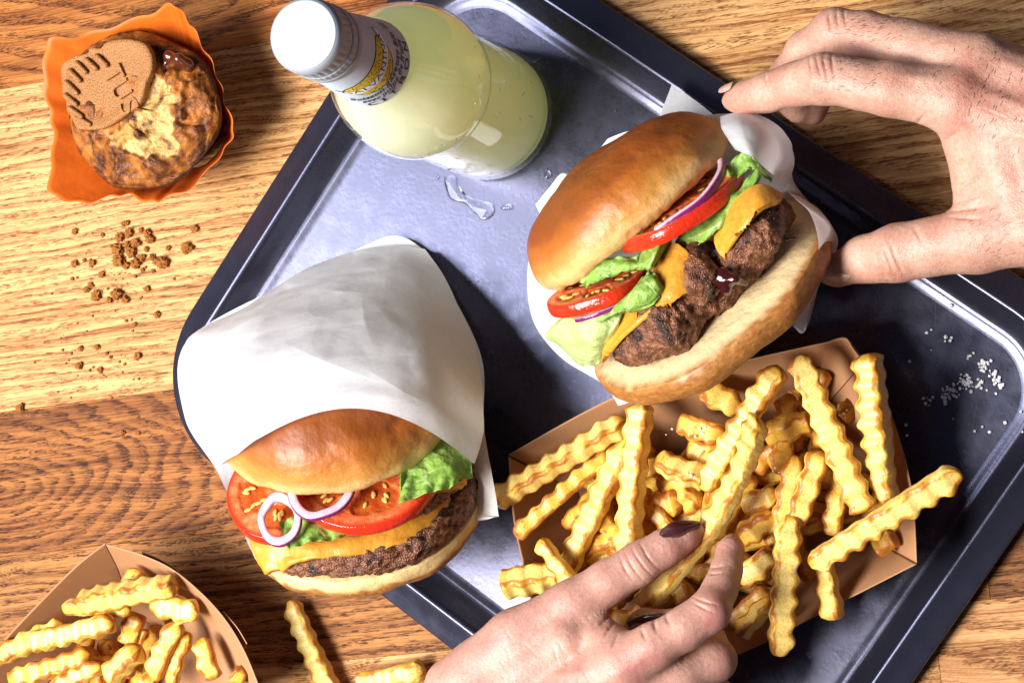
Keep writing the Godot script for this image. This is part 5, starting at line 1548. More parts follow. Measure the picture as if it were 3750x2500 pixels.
func fry_mesh(a: Vector3, b: Vector3, wide: float, sd: float, bend: float, brown: float, kink := Vector3.ZERO) -> ArrayMesh:
	# a crinkle-cut fry from a to b (relative to its own place), wide in cm
	var axis := (b - a)
	var long := axis.length() * 100.0
	var x := axis.normalized()
	var side := x.cross(Vector3.UP).normalized()
	var up := side.cross(x).normalized()
	var roll := sim(Vector3(sd * 3.3, 1, 0), 1.0) * 0.9
	var nv := clampi(int(long * 20.0), 36, 200)
	var nu := 36
	wide *= 0.77
	var P := PackedVector3Array()
	var C := PackedColorArray()
	var lam := 0.92 + 0.12 * sim(Vector3(sd, 0, 0), 2.0)
	var aspect := 0.86 + 0.22 * sim(Vector3(0, sd, 0), 1.7)
	var end_a := 0.14 + 0.5 * absf(sim(Vector3(sd, 5, 1), 1.9))
	var end_b := 0.14 + 0.5 * absf(sim(Vector3(sd, 9, 4), 1.9))
	for j in nv:
		var s := float(j) / (nv - 1)
		var l := s * long
		# ends: quick rounding, sometimes pointed
		var e := minf(pow(clampf(l / (wide * end_a), 0, 1), 0.45), pow(clampf((long - l) / (wide * end_b), 0, 1), 0.45))
		var ph := l / lam * TAU + sd * 5.0
		var wave := 0.072 * signf(sin(ph)) * pow(absf(sin(ph)), 0.75)
		var zig := 0.05 * sin(ph + 0.8 + sd)
		var c := a + axis * s + up * (0.01 * bend * sin(s * PI)) + side * 0.01 * (0.35 * bend * sin(s * 2.2 + sd) + zig * wide)
		c += kink * 4.0 * s * (1.0 - s)
		var taper := 1.0 + 0.10 * sim(Vector3(l * 0.25, sd, 3), 1.0)
		for i in nu:
			var t := TAU * i / nu
			var cx := signf(cos(t)) * pow(absf(cos(t)), 0.46)
			var cy := signf(sin(t)) * pow(absf(sin(t)), 0.46)
			var w := Vector3(l, cx * wide, cy * wide) + Vector3(sd * 13.0, sd, 0)
			var r := wide * 0.5 * e * taper
			var q2 := Vector2(cx * (1.0 + wave * 1.15), cy * aspect * (1.0 + 1.5 * wave * signf(cy + 0.01)))
			q2 *= r * (1.0 + 0.045 * sim(w, 0.8) + 0.035 * fbm(w, 2.6))
			q2 = q2.rotated(roll + 0.25 * s * sin(sd))
			P.append(c + side * q2.x * 0.01 + up * q2.y * 0.01)
			# fried: golden faces, browner on the arrises, crests and tips
			var corner := smoothstep(0.45, 0.62, minf(absf(cx), absf(cy)))
			var n := 0.5 + 0.5 * fbm(w, 0.8)
			var g := 0.5 + 0.5 * fbm(w + Vector3(3, 3, 3), 3.5)
			var tip := 1.0 - smoothstep(0.05, 0.55, minf(l, long - l))
			var d := clampf(brown + 0.72 * corner * smoothstep(0.28, 0.55, n) + 0.8 * tip * n + 0.45 * (n - 0.5) + 0.22 * smoothstep(0.68, 0.85, g), 0.0, 1.0)
			var col := Color(0.83, 0.62, 0.20).lerp(Color(0.76, 0.44, 0.06), smoothstep(0.0, 0.5, d))
			col = col.lerp(Color(0.42, 0.145, 0.018), smoothstep(0.5, 1.0, d))
			C.append(col)
	return grid(P, C, nu, nv, true)


func fry(a: Vector3, b: Vector3, wide: float, sd: float, bend: float, brown: float, label: String, group: String, kink := Vector3.ZERO) -> void:
	var mid := (a + b) * 0.5
	var o := obj("french_fry", fry_mesh(a - mid, b - mid, wide, sd, bend, brown, kink), mats.fry)
	o.position = mid
	tag(o, label, "fry", group)


func make_fries() -> void:
	var big := "crinkle cut fries in the large box"
	var under := "golden crinkle cut fry lying in the lower layers of the large box"
	# lower layers first: they fill the box
	rng.seed = 512
	var lo := q(6.19, 1.20, 8.09)
	for k in 78:
		var u := rng.randf()
		var v := rng.randf()
		var top: Vector3 = q(3.85, 1.20, 7.33).lerp(q(15.37, 1.20, 2.96), u)
		var bot: Vector3 = q(5.86, 1.20, 13.75).lerp(q(17.22, 1.20, 9.03), u)
		var c := top.lerp(bot, v)
		var lift := 0.5 + 2.9 * (k / 78.0)
		c.y = (0.5 + lift) * 0.01
		var a := rng.randf() * TAU
		var hl := rng.randf_range(1.4, 2.6) * 0.01
		var d := Vector3(cos(a), rng.randf_range(-0.25, 0.25), sin(a)) * hl
		fry(c - d, c + d, rng.randf_range(1.0, 1.35), 100.0 + k * 1.7, rng.randf_range(-0.2, 0.3), rng.randf_range(0.30, 0.75), under, big)
	fry(q(0.85, 5.00, 7.53), q(7.04, 4.40, 3.87), 1.30, 1.0, 0.3, 0.10, "long fry hanging over the left rim of the large box, uppermost there", big)
	fry(q(1.90, 4.90, 9.10), q(6.23, 4.20, 5.34), 1.0, 2.0, 0.25, 0.48, "thin browned fry with pointed ends, second from the left rim", big)
	fry(q(4.00, 4.20, 11.08), q(7.22, 4.40, 4.73), 1.35, 3.0, 0.2, 0.12, "thick pale fry running up beside the upright fry near the thumb", big)
	fry(q(7.40, 4.80, 10.18), q(8.01, 5.40, 3.04), 1.35, 4.0, 0.25, 0.10, "upright fry just left of the middle, pointing at the held burger", big)
	fry(q(1.41, 5.20, 11.42), q(4.42, 4.90, 10.81), 1.45, 5.0, 0.1, 0.14, "stubby fry sticking out over the lower left rim of the large box", big)
	fry(q(3.27, 5.40, 9.29), q(5.58, 5.60, 11.76), 0.95, 6.0, 0.15, 0.20, "short bent fry crossing the stubby fry at the lower left", big)
	fry(q(3.90, 3.60, 8.76), q(5.87, 3.60, 6.72), 1.05, 7.0, 0.1, 0.55, "short dark fry between the thin browned fry and the thick pale fry", big)
	fry(q(10.58, 4.60, 6.79), q(14.50, 6.00, 1.48), 1.35, 8.0, 0.3, 0.15, "fry leaning up behind the held fry, its tip by the longest fry", big)
	fry(q(8.08, 5.60, 12.10), q(13.63, 6.60, 3.60), 1.40, 9.0, 0.1, 0.06, "long fry pinched between the woman's thumb and finger", "", q(12.14, 7.20, 7.74) - (q(8.08, 5.60, 12.10) + q(13.63, 6.60, 3.60)) * 0.5)
	fry(q(15.22, 6.40, 0.99), q(18.13, 5.60, 7.74), 1.50, 10.0, 0.3, 0.05, "thickest long fry slanting down the right half of the large box", big)
	fry(q(18.18, 6.20, 0.86), q(19.10, 5.00, 7.39), 1.45, 11.0, 0.35, 0.05, "long fry upright along the right wall of the large box", big)
	fry(q(15.85, 5.80, 10.14), q(22.40, 6.60, 5.80), 1.40, 12.0, 0.25, 0.08, "long fry sticking far out over the right rim of the large box", big)
	fry(q(14.46, 5.60, 14.09), q(14.90, 6.00, 7.85), 1.40, 13.0, 0.3, 0.08, "long fry hanging out over the lower rim of the large box", big)
	fry(q(14.94, 5.60, 8.52), q(16.25, 5.40, 5.07), 1.25, 14.0, 0.2, 0.18, "fry pointing up from the head of the fry that hangs out below", big)
	fry(q(14.22, 4.80, 9.03), q(15.04, 5.00, 5.28), 1.15, 15.0, 0.2, 0.22, "pale fry just left of the fry pointing up in the right half", big)
	fry(q(16.71, 4.60, 12.49), q(16.17, 4.60, 9.55), 1.25, 16.0, 0.1, 0.16, "short fry end poking over the lower rim, right of the hanging fry", big)
	fry(q(10.56, 4.60, 2.35), q(12.45, 4.60, 3.27), 1.55, 17.0, 0.1, 0.30, "short thick fry lying against the back wall of the large box", big)
	fry(q(9.39, 4.20, 3.98), q(11.74, 4.40, 4.44), 1.35, 18.0, 0.2, 0.34, "fry lying across below the short thick one, sprinkled with salt", big)
	fry(q(8.50, 4.80, 5.56), q(10.88, 4.60, 6.36), 1.35, 19.0, 0.2, 0.16, "pale fry with a pointed left end, left of the held fry", big)
	fry(q(13.34, 4.20, 4.42), q(15.50, 4.20, 3.72), 1.25, 20.0, 0.1, 0.42, "short browned fry between the leaning fry and the thickest long fry", big)
	fry(q(7.90, 3.60, 7.73), q(9.62, 3.80, 7.40), 1.45, 21.0, 0.0, 0.55, "round orange fry end just above the woman's thumb nail", big)
	fry(q(12.58, 5.00, 7.68), q(14.14, 5.00, 6.92), 1.2, 22.0, 0.0, 0.20, "wedge shaped fry end right of the held fry", big)
	fry(q(12.31, 4.60, 9.18), q(14.13, 4.60, 7.88), 1.3, 23.0, 0.15, 0.30, "fry right of the woman's finger tip, above the burnt one", big)
	fry(q(12.48, 4.80, 10.99), q(14.07, 4.80, 9.57), 1.45, 24.0, 0.1, 0.14, "wide pale fry with a burnt spot beside the woman's finger", big)
	fry(q(11.80, 4.20, 12.97), q(13.64, 4.20, 11.21), 1.15, 25.0, 0.2, 0.52, "orange fry low beside the woman's finger joint", big)
	fry(q(12.30, 4.60, 13.28), q(13.96, 4.80, 11.62), 1.05, 26.0, 0.15, 0.26, "small fry end over the lower rim next to the finger joint", big)
	fry(q(16.38, 4.40, 8.79), q(17.11, 4.40, 5.33), 1.1, 27.0, 0.2, 0.36, "browned fry half hidden under the thickest long fry", big)
	fry(q(16.80, 4.60, 3.43), q(17.46, 4.60, 3.14), 1.3, 28.0, 0.0, 0.34, "stub of fry with salt between the two right-hand long fries", big)
	fry(q(18.22, 3.40, 9.38), q(19.21, 3.60, 8.74), 1.1, 29.0, 0.0, 0.6, "dark fry end under the fry that sticks out on the right", big)
	fry(q(9.75, 3.80, 4.85), q(12.18, 3.80, 6.28), 1.2, 30.0, 0.2, 0.36, "golden fry deep behind the held fry", big)
	fry(q(8.84, 3.40, 6.14), q(10.29, 3.40, 7.78), 1.4, 31.0, 0.2, 0.34, "broad fry under the pale pointed fry left of the held fry", big)
	# the small box
	var small := "crinkle cut fries in the small box"
	fry(q(-20.10, 5.20, 12.94), q(-14.77, 5.60, 11.92), 1.35, 41.0, 0.15, 0.14, "long fry lying across the top of the small box", small)
	fry(q(-16.46, 4.80, 12.82), q(-13.80, 5.00, 13.20), 1.55, 42.0, 0.0, 0.04, "pale cut fry end against the right wall of the small box", small)
	fry(q(-18.15, 4.20, 12.63), q(-17.14, 4.60, 11.28), 1.2, 43.0, 0.0, 0.16, "fry stub standing behind the crossing fry in the small box", small)
	fry(q(-22.76, 5.00, 14.94), q(-18.16, 5.20, 13.67), 1.35, 44.0, 0.3, 0.06, "bright curved fry on the left side of the small box", small)
	fry(q(-25.37, 4.60, 15.89), q(-21.21, 4.40, 14.07), 1.3, 45.0, 0.2, 0.20, "fry behind the bright curved one at the left picture edge", small)
	fry(q(-21.43, 4.40, 13.15), q(-17.60, 4.60, 13.22), 0.95, 46.0, 0.1, 0.24, "thin fry under the crossing fry in the small box", small)
	fry(q(-16.55, 4.20, 16.50), q(-14.99, 4.60, 13.67), 1.25, 47.0, 0.2, 0.24, "fry running down from the pale cut end in the small box", small)
	fry(q(-15.76, 3.80, 16.81), q(-14.86, 4.00, 14.16), 1.15, 48.0, 0.2, 0.38, "browned fry right of the middle in the small box", small)
	fry(q(-14.01, 4.40, 14.43), q(-13.14, 4.40, 16.34), 1.15, 49.0, 0.2, 0.22, "short fry close to the right wall of the small box", small)
	fry(q(-19.00, 4.20, 16.61), q(-17.04, 4.60, 14.91), 1.4, 50.0, 0.2, 0.12, "thick pale fry with a pointed tip in the middle of the small box", small)
	fry(q(-24.47, 4.00, 16.85), q(-19.90, 4.20, 15.42), 1.2, 51.0, 0.2, 0.42, "browned fry below the bright curved one in the small box", small)
	fry(q(-21.99, 4.20, 17.16), q(-19.16, 4.50, 15.92), 1.0, 52.0, 0.1, 0.24, "narrow fry at the lower edge of the picture in the small box", small)
	fry(q(-18.36, 3.40, 14.91), q(-17.72, 3.80, 13.43), 1.25, 53.0, 0.0, 0.42, "short upright fry under the crossing fry in the small box", small)
	fry(q(-12.23, 4.20, 16.52), q(-11.75, 4.40, 15.79), 0.9, 54.0, 0.0, 0.5, "small browned tip of fry at the right wall of the small box", small)
	fry(q(-17.99, 3.60, 17.45), q(-16.60, 4.00, 16.35), 1.2, 55.0, 0.0, 0.2, "fry tip at the lower picture edge in the small box", small)
	for k in 12:
		var c: Vector3 = q(-22.29, 1.00, 15.68).lerp(q(-16.98, 1.00, 15.90), rng.randf()).lerp(q(-20.52, 1.00, 18.20), rng.randf() * 0.8)
		c.y = 0.010 + 0.022 * k / 12.0
		var a := rng.randf() * TAU
		var d := Vector3(cos(a), rng.randf_range(-0.2, 0.2), sin(a)) * rng.randf_range(0.014, 0.024)
		fry(c - d, c + d, 1.15, 200.0 + k * 1.3, 0.1, 0.45, "browned crinkle cut fry lying deep inside the small box", small)
	# loose on the table
	fry(q(-11.06, 0.70, 12.72), q(-8.50, 0.75, 17.25), 1.25, 61.0, 0.25, 0.04, "single pale fry lying on the bare wood below the left burger", "")
	fry(q(-7.27, 0.80, 16.67), q(-3.82, 0.90, 15.68), 1.5, 62.0, 0.2, 0.06, "second loose fry on the wood, cut off by the woman's wrist", "")
	# salt on the fries
	var flake := SphereMesh.new()
	flake.radius = 0.8
	flake.height = 1.1
	flake.radial_segments = 6
	flake.rings = 3
	for e in [q(17.00, 5.40, 3.26), q(17.15, 5.40, 3.45), q(17.29, 5.40, 3.29), q(16.94, 5.30, 3.52), q(17.21, 5.30, 3.63), q(10.61, 5.00, 4.18), q(10.73, 5.00, 4.37), q(10.85, 5.00, 4.11), q(10.41, 5.00, 4.51), q(14.05, 4.90, 5.86), q(14.21, 4.90, 6.05), q(13.93, 4.90, 6.00), q(10.34, 5.40, 6.26), q(10.50, 5.40, 6.33), q(10.18, 5.40, 6.18), q(9.17, 4.40, 4.18), q(8.89, 4.40, 4.44)]:
		var o := obj("salt_grain", flake, mats.salt)
		o.transform = Transform3D(Basis.from_euler(Vector3(rng.randf(), rng.randf() * TAU, rng.randf())).scaled(Vector3.ONE * rng.randf_range(0.0006, 0.0011)), e)
		tag(o, "salt grain sticking to the fries in the large box", "salt", "salt grains on the fries")


# ---------------------------------------------------------------- hands
func chain(c: Array) -> Array:
	var out := []
	for i in c.size() - 1:
		out.append([c[i][0], c[i][1], c[i + 1][0], c[i + 1][1]])
	return out


func hand_mesh(bones: Array, creases: Array, red: Array, pale: Color, flush: Color, at: Vector3, sd: float) -> Array:
	var g := blob(bones, 0.00125, 0.0018)
	var P: PackedVector3Array = g[0]
	var I: PackedInt32Array = g[1]
	# smooth the net a little
	var sums := PackedVector3Array()
	var cnt := PackedInt32Array()
	for pass_ in 2:
		sums.resize(P.size())
		sums.fill(Vector3.ZERO)
		cnt.resize(P.size())
		cnt.fill(0)
		for t in range(0, I.size(), 3):
			for k in 3:
				var a := I[t + k]
				var b := I[t + (k + 1) % 3]
				sums[a] += P[b]
				sums[b] += P[a]
				cnt[a] += 1
				cnt[b] += 1
		for i in P.size():
			if cnt[i] > 0:
				P[i] = P[i].lerp(sums[i] / cnt[i], 0.5)
	var fine := subdivided(P, I)
	P = fine[0]
	I = fine[1]
	var N := normals_of(P, I)
	var C := PackedColorArray()
	for i in P.size():
		var w := P[i] * 100.0 + Vector3(sd, 0, sd)
		var d := 0.035 * sim(w, 0.55) + 0.010 * fbm(w, 2.2)
		for c in creases:
			# c: two ends, depth and width in cm; only on the side that faces up or out
			var a: Vector3 = c[0]
			var ab: Vector3 = c[1] - a
			var p := P[i] - a
			p.y = 0.0
			var f := Vector3(ab.x, 0, ab.z)
			var t := clampf(p.dot(f) / f.length_squared(), 0.0, 1.0)
			var dist := (p - f * t).length() * 100.0
			if dist < c[3] * 3.0 and N[i].y > 0.05:
				var wig := 0.02 * sim(w, 3.0)
				d -= c[2] * exp(-pow((dist + wig) / c[3], 2.0)) * sin(PI * clampf(t, 0.08, 0.92))
		P[i] += N[i] * d * 0.01
		var flush_k := 0.24 + 0.45 * fbm(w, 0.45) + 0.16 * fbm(w, 1.6)
		for r in red:
			var dd: float = (P[i] - r[0]).length() * 100.0
			flush_k += r[2] * exp(-pow(dd / r[1], 2.0))
		C.append(pale.lerp(flush, clampf(flush_k, 0.0, 1.0)))
	var nn := normals_of(P, I)
	for i in P.size():
		P[i] -= at
	return [build(P, C, I), P, nn]


func subdivided(P: PackedVector3Array, I: PackedInt32Array) -> Array:
	# every triangle into four, with new points pulled on to the curve of the old net
	var N := normals_of(P, I)
	var mid := {}
	var J := PackedInt32Array()
	for t in range(0, I.size(), 3):
		var m := [0, 0, 0]
		for k in 3:
			var a := I[t + k]
			var b := I[t + (k + 1) % 3]
			var key := mini(a, b) * 1048576 + maxi(a, b)
			if not mid.has(key):
				mid[key] = P.size()
				var d := P[b] - P[a]
				P.append((P[a] + P[b]) * 0.5 + (N[a] * d.dot(N[a]) - N[b] * d.dot(N[b])) * 0.125)
			m[k] = mid[key]
		J.append_array([I[t], m[0], m[2], m[0], I[t + 1], m[1], m[2], m[1], I[t + 2], m[0], m[1], m[2]])
	return [P, J]


func nail(parent: Node3D, rows: Array, at: Vector3, m: Material) -> void:
	var P := net(rows, 24, 24)
	var out := PackedVector3Array()
	for j in 24:
		for i in 24:
			# round the plate's outline
			var u := i / 23.0 * 2.0 - 1.0
			var v := j / 23.0 * 2.0 - 1.0
			var k := Vector2(u * sqrt(1.0 - v * v * 0.45), v * sqrt(1.0 - u * u * 0.45))
			var x := (k.x * 0.5 + 0.5) * 23.0
			var y := (k.y * 0.5 + 0.5) * 23.0
			var i0 := mini(int(x), 22)
			var j0 := mini(int(y), 22)
			var a := P[j0 * 24 + i0].lerp(P[j0 * 24 + i0 + 1], x - i0)
			var b := P[j0 * 24 + 24 + i0].lerp(P[j0 * 24 + 25 + i0], x - i0)
			out.append(a.lerp(b, y - j0) - at)
	obj("nail", slab(out, PackedColorArray(), 24, 24, 0.0007), m, parent)


func hairs(parent: Node3D, P: PackedVector3Array, N: PackedVector3Array, at: Vector3, zones: Array) -> void:
	# fine dark hairs: each a thin bent spike rooted in the skin
	var V := PackedVector3Array()
	var I := PackedInt32Array()
	for z in zones:
		# z: centre, radius in cm, how many, direction, length in cm
		var near := []
		for i in P.size():
			if (P[i] + at - z[0]).length() * 100.0 < z[1] and N[i].y > 0.05:
				near.append(i)
		if near.is_empty():
			continue
		for k in z[2]:
			var i: int = near[rng.randi() % near.size()]
			var n := N[i]
			var d: Vector3 = z[3]
			d = (d - n * d.dot(n)).normalized()
			d = (d + n.cross(d) * rng.randf_range(-0.45, 0.45)).normalized()
			var l: float = z[4] * 0.01 * rng.randf_range(0.6, 1.2)
			var side := n.cross(d).normalized()
			var o := V.size()
			for s in 4:
				var t := s / 3.0
				var c := P[i] - n * 0.0002 + d * l * t + n * l * (0.42 * t - 0.30 * t * t)
				var r := 0.00013 * (1.0 - 0.75 * t)
				V.append(c + side * r)
				V.append(c - side * r * 0.5 + n * r * 0.86)
				V.append(c - side * r * 0.5 - n * r * 0.86)
			for s in 3:
				for e in 3:
					var a := o + s * 3 + e
					var b := o + s * 3 + (e + 1) % 3
					I.append_array([a, b, b + 3, a, b + 3, a + 3])
	var h := obj("hair", build(V, PackedColorArray(), I), mats.hair, parent)
	h.set_meta("kind", "stuff")


func make_hands() -> void:
	rng.seed = 2024
	# the man's right hand, reaching in from the right
	var at := q(22.41, 8.00, -7.56)
	var man := thing("person", "man's bare hand reaching in from the right, holding the open burger by its paper", "person", at)
	var bones := []
	bones += chain([[q(22.55, 9.60, -9.58), 1.50], [q(19.85, 9.80, -10.07), 1.22], [q(18.44, 9.70, -10.35), 1.10], [q(16.99, 9.40, -10.67), 1.16], [q(15.64, 8.80, -10.58), 1.00], [q(14.25, 8.10, -10.36), 0.92], [q(13.08, 7.50, -10.23), 0.80], [q(12.47, 7.20, -10.18), 0.62]])
	bones += chain([[q(23.42, 8.90, -11.08), 1.45], [q(20.16, 8.00, -12.20), 1.16], [q(18.36, 7.40, -12.86), 1.05], [q(16.97, 6.90, -13.11), 1.08], [q(15.38, 5.90, -12.52), 0.92], [q(14.38, 5.20, -11.50), 0.85], [q(14.60, 4.70, -10.46), 0.78], [q(14.76, 4.50, -9.90), 0.55]])
	bones += chain([[q(24.18, 7.80, -11.04), 1.35], [q(20.64, 6.40, -12.14), 1.10], [q(17.82, 5.00, -12.77), 1.00], [q(16.02, 4.20, -11.70), 0.85], [q(15.34, 3.90, -10.39), 0.76], [q(15.32, 3.80, -9.98), 0.60]])
	bones += chain([[q(24.94, 6.60, -10.83), 1.25], [q(21.55, 5.00, -11.57), 1.00], [q(19.06, 3.80, -11.65), 0.85], [q(17.79, 3.20, -10.91), 0.75]])
	bones += chain([[q(27.89, 8.70, -4.99), 1.95], [q(25.57, 8.50, -4.42), 1.78], [q(23.21, 8.30, -3.83), 1.50], [q(21.36, 8.10, -3.58), 1.28], [q(19.85, 7.90, -3.32), 1.30], [q(18.36, 7.40, -3.12), 1.08], [q(17.14, 6.90, -2.72), 0.78], [q(16.70, 6.70, -2.57), 0.58]])
	bones += [[q(22.68, 9.30, -9.31), 1.45, q(29.00, 9.40, -7.31), 2.1], [q(23.59, 8.80, -10.82), 1.40, q(29.67, 9.20, -8.13), 2.1], [q(24.34, 7.60, -10.70), 1.4, q(29.95, 8.40, -7.69), 2.1]]
	bones += [[q(22.97, 8.70, -8.01), 1.25, q(23.41, 8.30, -6.21), 1.20], [q(23.41, 8.30, -6.21), 1.20, q(23.59, 8.20, -4.75), 1.35], [q(24.35, 8.90, -7.76), 1.8, q(25.12, 8.50, -5.43), 1.8], [q(27.05, 9.20, -7.30), 2.2, q(27.38, 8.80, -5.17), 2.2], [q(29.68, 9.20, -6.52), 2.5, q(33.96, 9.40, -5.52), 2.7], [q(33.96, 9.40, -5.52), 2.7, q(41.33, 9.60, -3.99), 3.3]]
	var creases := []
	# finger joints and the web of the thumb
	for c in [[q(16.73, 10.30, -11.61), q(17.08, 10.50, -10.50)], [q(17.07, 10.30, -11.67), q(17.34, 10.50, -10.40)], [q(17.40, 10.30, -11.63), q(17.64, 10.50, -10.48)], [q(16.45, 10.20, -11.53), q(16.65, 10.40, -10.62)], [q(14.49, 8.80, -11.04), q(14.66, 9.00, -10.15)], [q(14.30, 8.80, -11.00), q(14.47, 9.00, -10.25)], [q(17.10, 7.60, -13.97), q(17.32, 7.90, -12.87)], [q(17.40, 7.60, -14.03), q(17.66, 7.90, -12.95)], [q(16.78, 7.60, -13.83), q(16.98, 7.90, -12.79)]]:
		creases.append([c[0], c[1], 0.075, 0.06])
	for c in [[q(19.49, 9.00, -3.63), q(19.99, 8.40, -2.20)], [q(19.78, 9.00, -3.70), q(20.32, 8.40, -2.28)], [q(19.09, 8.80, -3.29), q(19.55, 8.20, -2.13)], [q(20.77, 9.00, -4.35), q(21.19, 9.30, -3.58)], [q(22.04, 9.00, -5.25), q(24.16, 10.00, -5.64)], [q(22.08, 9.00, -4.95), q(24.34, 10.00, -5.10)], [q(22.22, 9.00, -4.69), q(23.96, 9.80, -4.50)], [q(21.88, 9.20, -6.51), q(23.46, 10.20, -7.26)], [q(21.34, 9.30, -7.51), q(22.80, 10.60, -8.12)], [q(20.65, 9.60, -8.32), q(21.54, 10.60, -8.88)], [q(22.21, 9.00, -5.79), q(23.97, 10.00, -6.37)]]:
		creases.append([c[0], c[1], 0.065, 0.075])
	for k in 26:
		var p := q(23.47, 10.20, -6.36) + q(rng.randf_range(-1.0, 3.5), 0, rng.randf_range(-3.0, 3.4))
		var a := rng.randf_range(-0.9, 0.5)
		creases.append([p, p + q(cos(a) * 1.1, 0, sin(a) * 1.1), 0.026, 0.05])
	# tendons and veins stand out a little
	for c in [[q(23.11, 11.00, -10.04), q(27.82, 11.60, -8.03)], [q(23.63, 10.40, -11.47), q(28.48, 11.40, -9.10)], [q(24.42, 10.80, -8.05), q(26.75, 11.20, -7.41)], [q(26.75, 11.20, -7.41), q(29.87, 11.60, -7.28)], [q(23.81, 10.00, -3.85), q(27.07, 10.80, -4.97)], [q(20.15, 11.00, -10.50), q(22.16, 11.20, -10.22)]]:
		creases.append([c[0], c[1], -0.07, 0.22])
	var red := [[q(22.84, 11.00, -10.05), 1.2, 0.5], [q(19.42, 11.00, -10.71), 0.9, 0.25], [q(17.23, 10.60, -11.21), 0.7, 0.30], [q(12.78, 8.00, -10.07), 0.7, 0.2], [q(19.80, 8.60, -2.56), 0.9, 0.35], [q(24.51, 10.00, -5.10), 1.5, 0.2], [q(17.34, 8.00, -13.32), 0.8, 0.25], [q(24.79, 11.00, -9.63), 1.3, 0.4]]
	var h := hand_mesh(bones, creases, red, Color(0.53, 0.325, 0.235), Color(0.37, 0.135, 0.095), at, 3.0)
	var skin := obj("hand", h[0], mats.skin_man, man)
	nail(skin, [[q(16.52, 7.15, -2.67), q(16.46, 7.20, -2.44), q(16.53, 7.00, -2.19)], [q(16.92, 7.45, -2.75), q(16.92, 7.60, -2.40), q(16.89, 7.25, -2.13)], [q(17.39, 7.70, -2.77), q(17.44, 7.95, -2.39), q(17.36, 7.50, -2.11)], [q(17.83, 7.85, -2.64), q(17.94, 8.00, -2.38), q(17.77, 7.70, -2.16)]], at, mats.nail)
	nail(skin, [[q(11.86, 7.30, -10.47), q(11.91, 7.25, -10.67), q(12.07, 7.20, -10.81)], [q(12.21, 7.75, -10.47), q(12.25, 7.70, -10.67), q(12.39, 7.55, -10.84)], [q(12.59, 8.05, -10.53), q(12.62, 7.95, -10.74), q(12.71, 7.75, -10.90)]], at, mats.nail)
	hairs(skin, h[1], h[2], at, [[q(18.50, 11.00, -10.92), 1.35, 52, q(-1, 0.2, 0.15), 0.30], [q(18.43, 8.30, -13.32), 1.2, 45, q(-1, 0.2, 0.1), 0.36], [q(19.96, 9.00, -12.85), 1.1, 22, q(-1, 0.2, 0.2), 0.29], [q(23.82, 10.40, -10.65), 2.0, 45, q(-0.6, 0.2, 1.0), 0.32], [q(25.36, 11.30, -9.03), 2.2, 45, q(-0.5, 0.2, 1.0), 0.36], [q(25.23, 10.00, -3.47), 1.4, 33, q(-1, 0.1, 0.5), 0.29], [q(24.52, 10.00, -4.56), 1.5, 22, q(-0.9, 0.1, 0.6), 0.25]])
	# the woman's right hand, reaching in from below
	at = q(5.77, 9.00, 14.63)
	var woman := thing("person", "woman's bare hand with dark varnished nails reaching in from below for a fry", "person", at)
	bones = []
	bones += chain([[q(0.90, 9.40, 15.75), 1.60], [q(3.69, 9.40, 13.55), 1.50], [q(6.18, 9.20, 11.93), 1.22], [q(7.65, 8.90, 10.91), 1.02], [q(8.93, 8.60, 10.10), 1.00], [q(9.98, 8.20, 9.38), 0.88], [q(10.75, 7.80, 8.90), 0.66], [q(11.19, 7.50, 8.63), 0.45]])
	bones += chain([[q(8.79, 10.60, 14.36), 1.28], [q(10.12, 10.60, 13.51), 1.06], [q(11.36, 10.30, 12.73), 0.98], [q(12.38, 9.90, 12.00), 0.98], [q(12.64, 9.00, 11.05), 0.80], [q(12.70, 8.20, 10.26), 0.74], [q(12.68, 7.50, 9.46), 0.64], [q(12.63, 7.10, 9.07), 0.48]])
	bones += chain([[q(9.02, 10.00, 15.90), 1.30], [q(10.91, 9.20, 14.96), 1.08], [q(12.20, 8.30, 14.13), 1.04], [q(11.63, 7.20, 13.38), 0.86], [q(10.02, 6.70, 12.86), 0.78], [q(8.61, 6.60, 12.77), 0.70], [q(8.11, 6.60, 12.82), 0.50]])
	bones += chain([[q(9.40, 9.20, 17.62), 1.25], [q(11.06, 8.20, 16.70), 1.05], [q(11.90, 7.00, 15.83), 0.95], [q(10.86, 6.00, 15.20), 0.80]])
	bones += [[q(8.12, 10.30, 14.63), 1.30, q(2.31, 9.80, 18.68), 2.0], [q(8.64, 10.00, 15.92), 1.35, q(3.67, 9.60, 19.75), 2.0], [q(6.03, 9.90, 13.62), 1.20, q(1.60, 9.60, 16.84), 1.8], [q(7.34, 9.70, 13.40), 0.95, q(8.47, 10.20, 13.88), 1.05], [q(7.44, 9.40, 12.85), 0.70, q(8.18, 9.90, 13.54), 0.9], [q(9.01, 9.20, 17.46), 1.3, q(3.95, 9.20, 20.91), 2.0], [q(1.84, 9.60, 18.72), 2.3, q(-0.80, 9.40, 22.69), 2.4], [q(-0.80, 9.40, 22.69), 2.4, q(-4.80, 9.40, 29.07), 2.9]]
	creases = []
	for c in [[q(8.40, 9.40, 9.49), q(9.35, 9.50, 10.91)], [q(8.71, 9.40, 9.33), q(9.69, 9.50, 10.64)], [q(9.06, 9.40, 9.17), q(9.93, 9.40, 10.34)], [q(8.16, 9.50, 9.64), q(8.83, 9.60, 10.74)], [q(12.00, 8.60, 10.23), q(12.91, 8.90, 10.01)], [q(12.10, 8.70, 10.45), q(12.95, 8.90, 10.31)], [q(11.83, 10.00, 11.37), q(13.07, 10.40, 11.71)], [q(11.81, 10.20, 11.55), q(12.94, 10.60, 12.04)]]:
		creases.append([c[0], c[1], 0.06, 0.05])
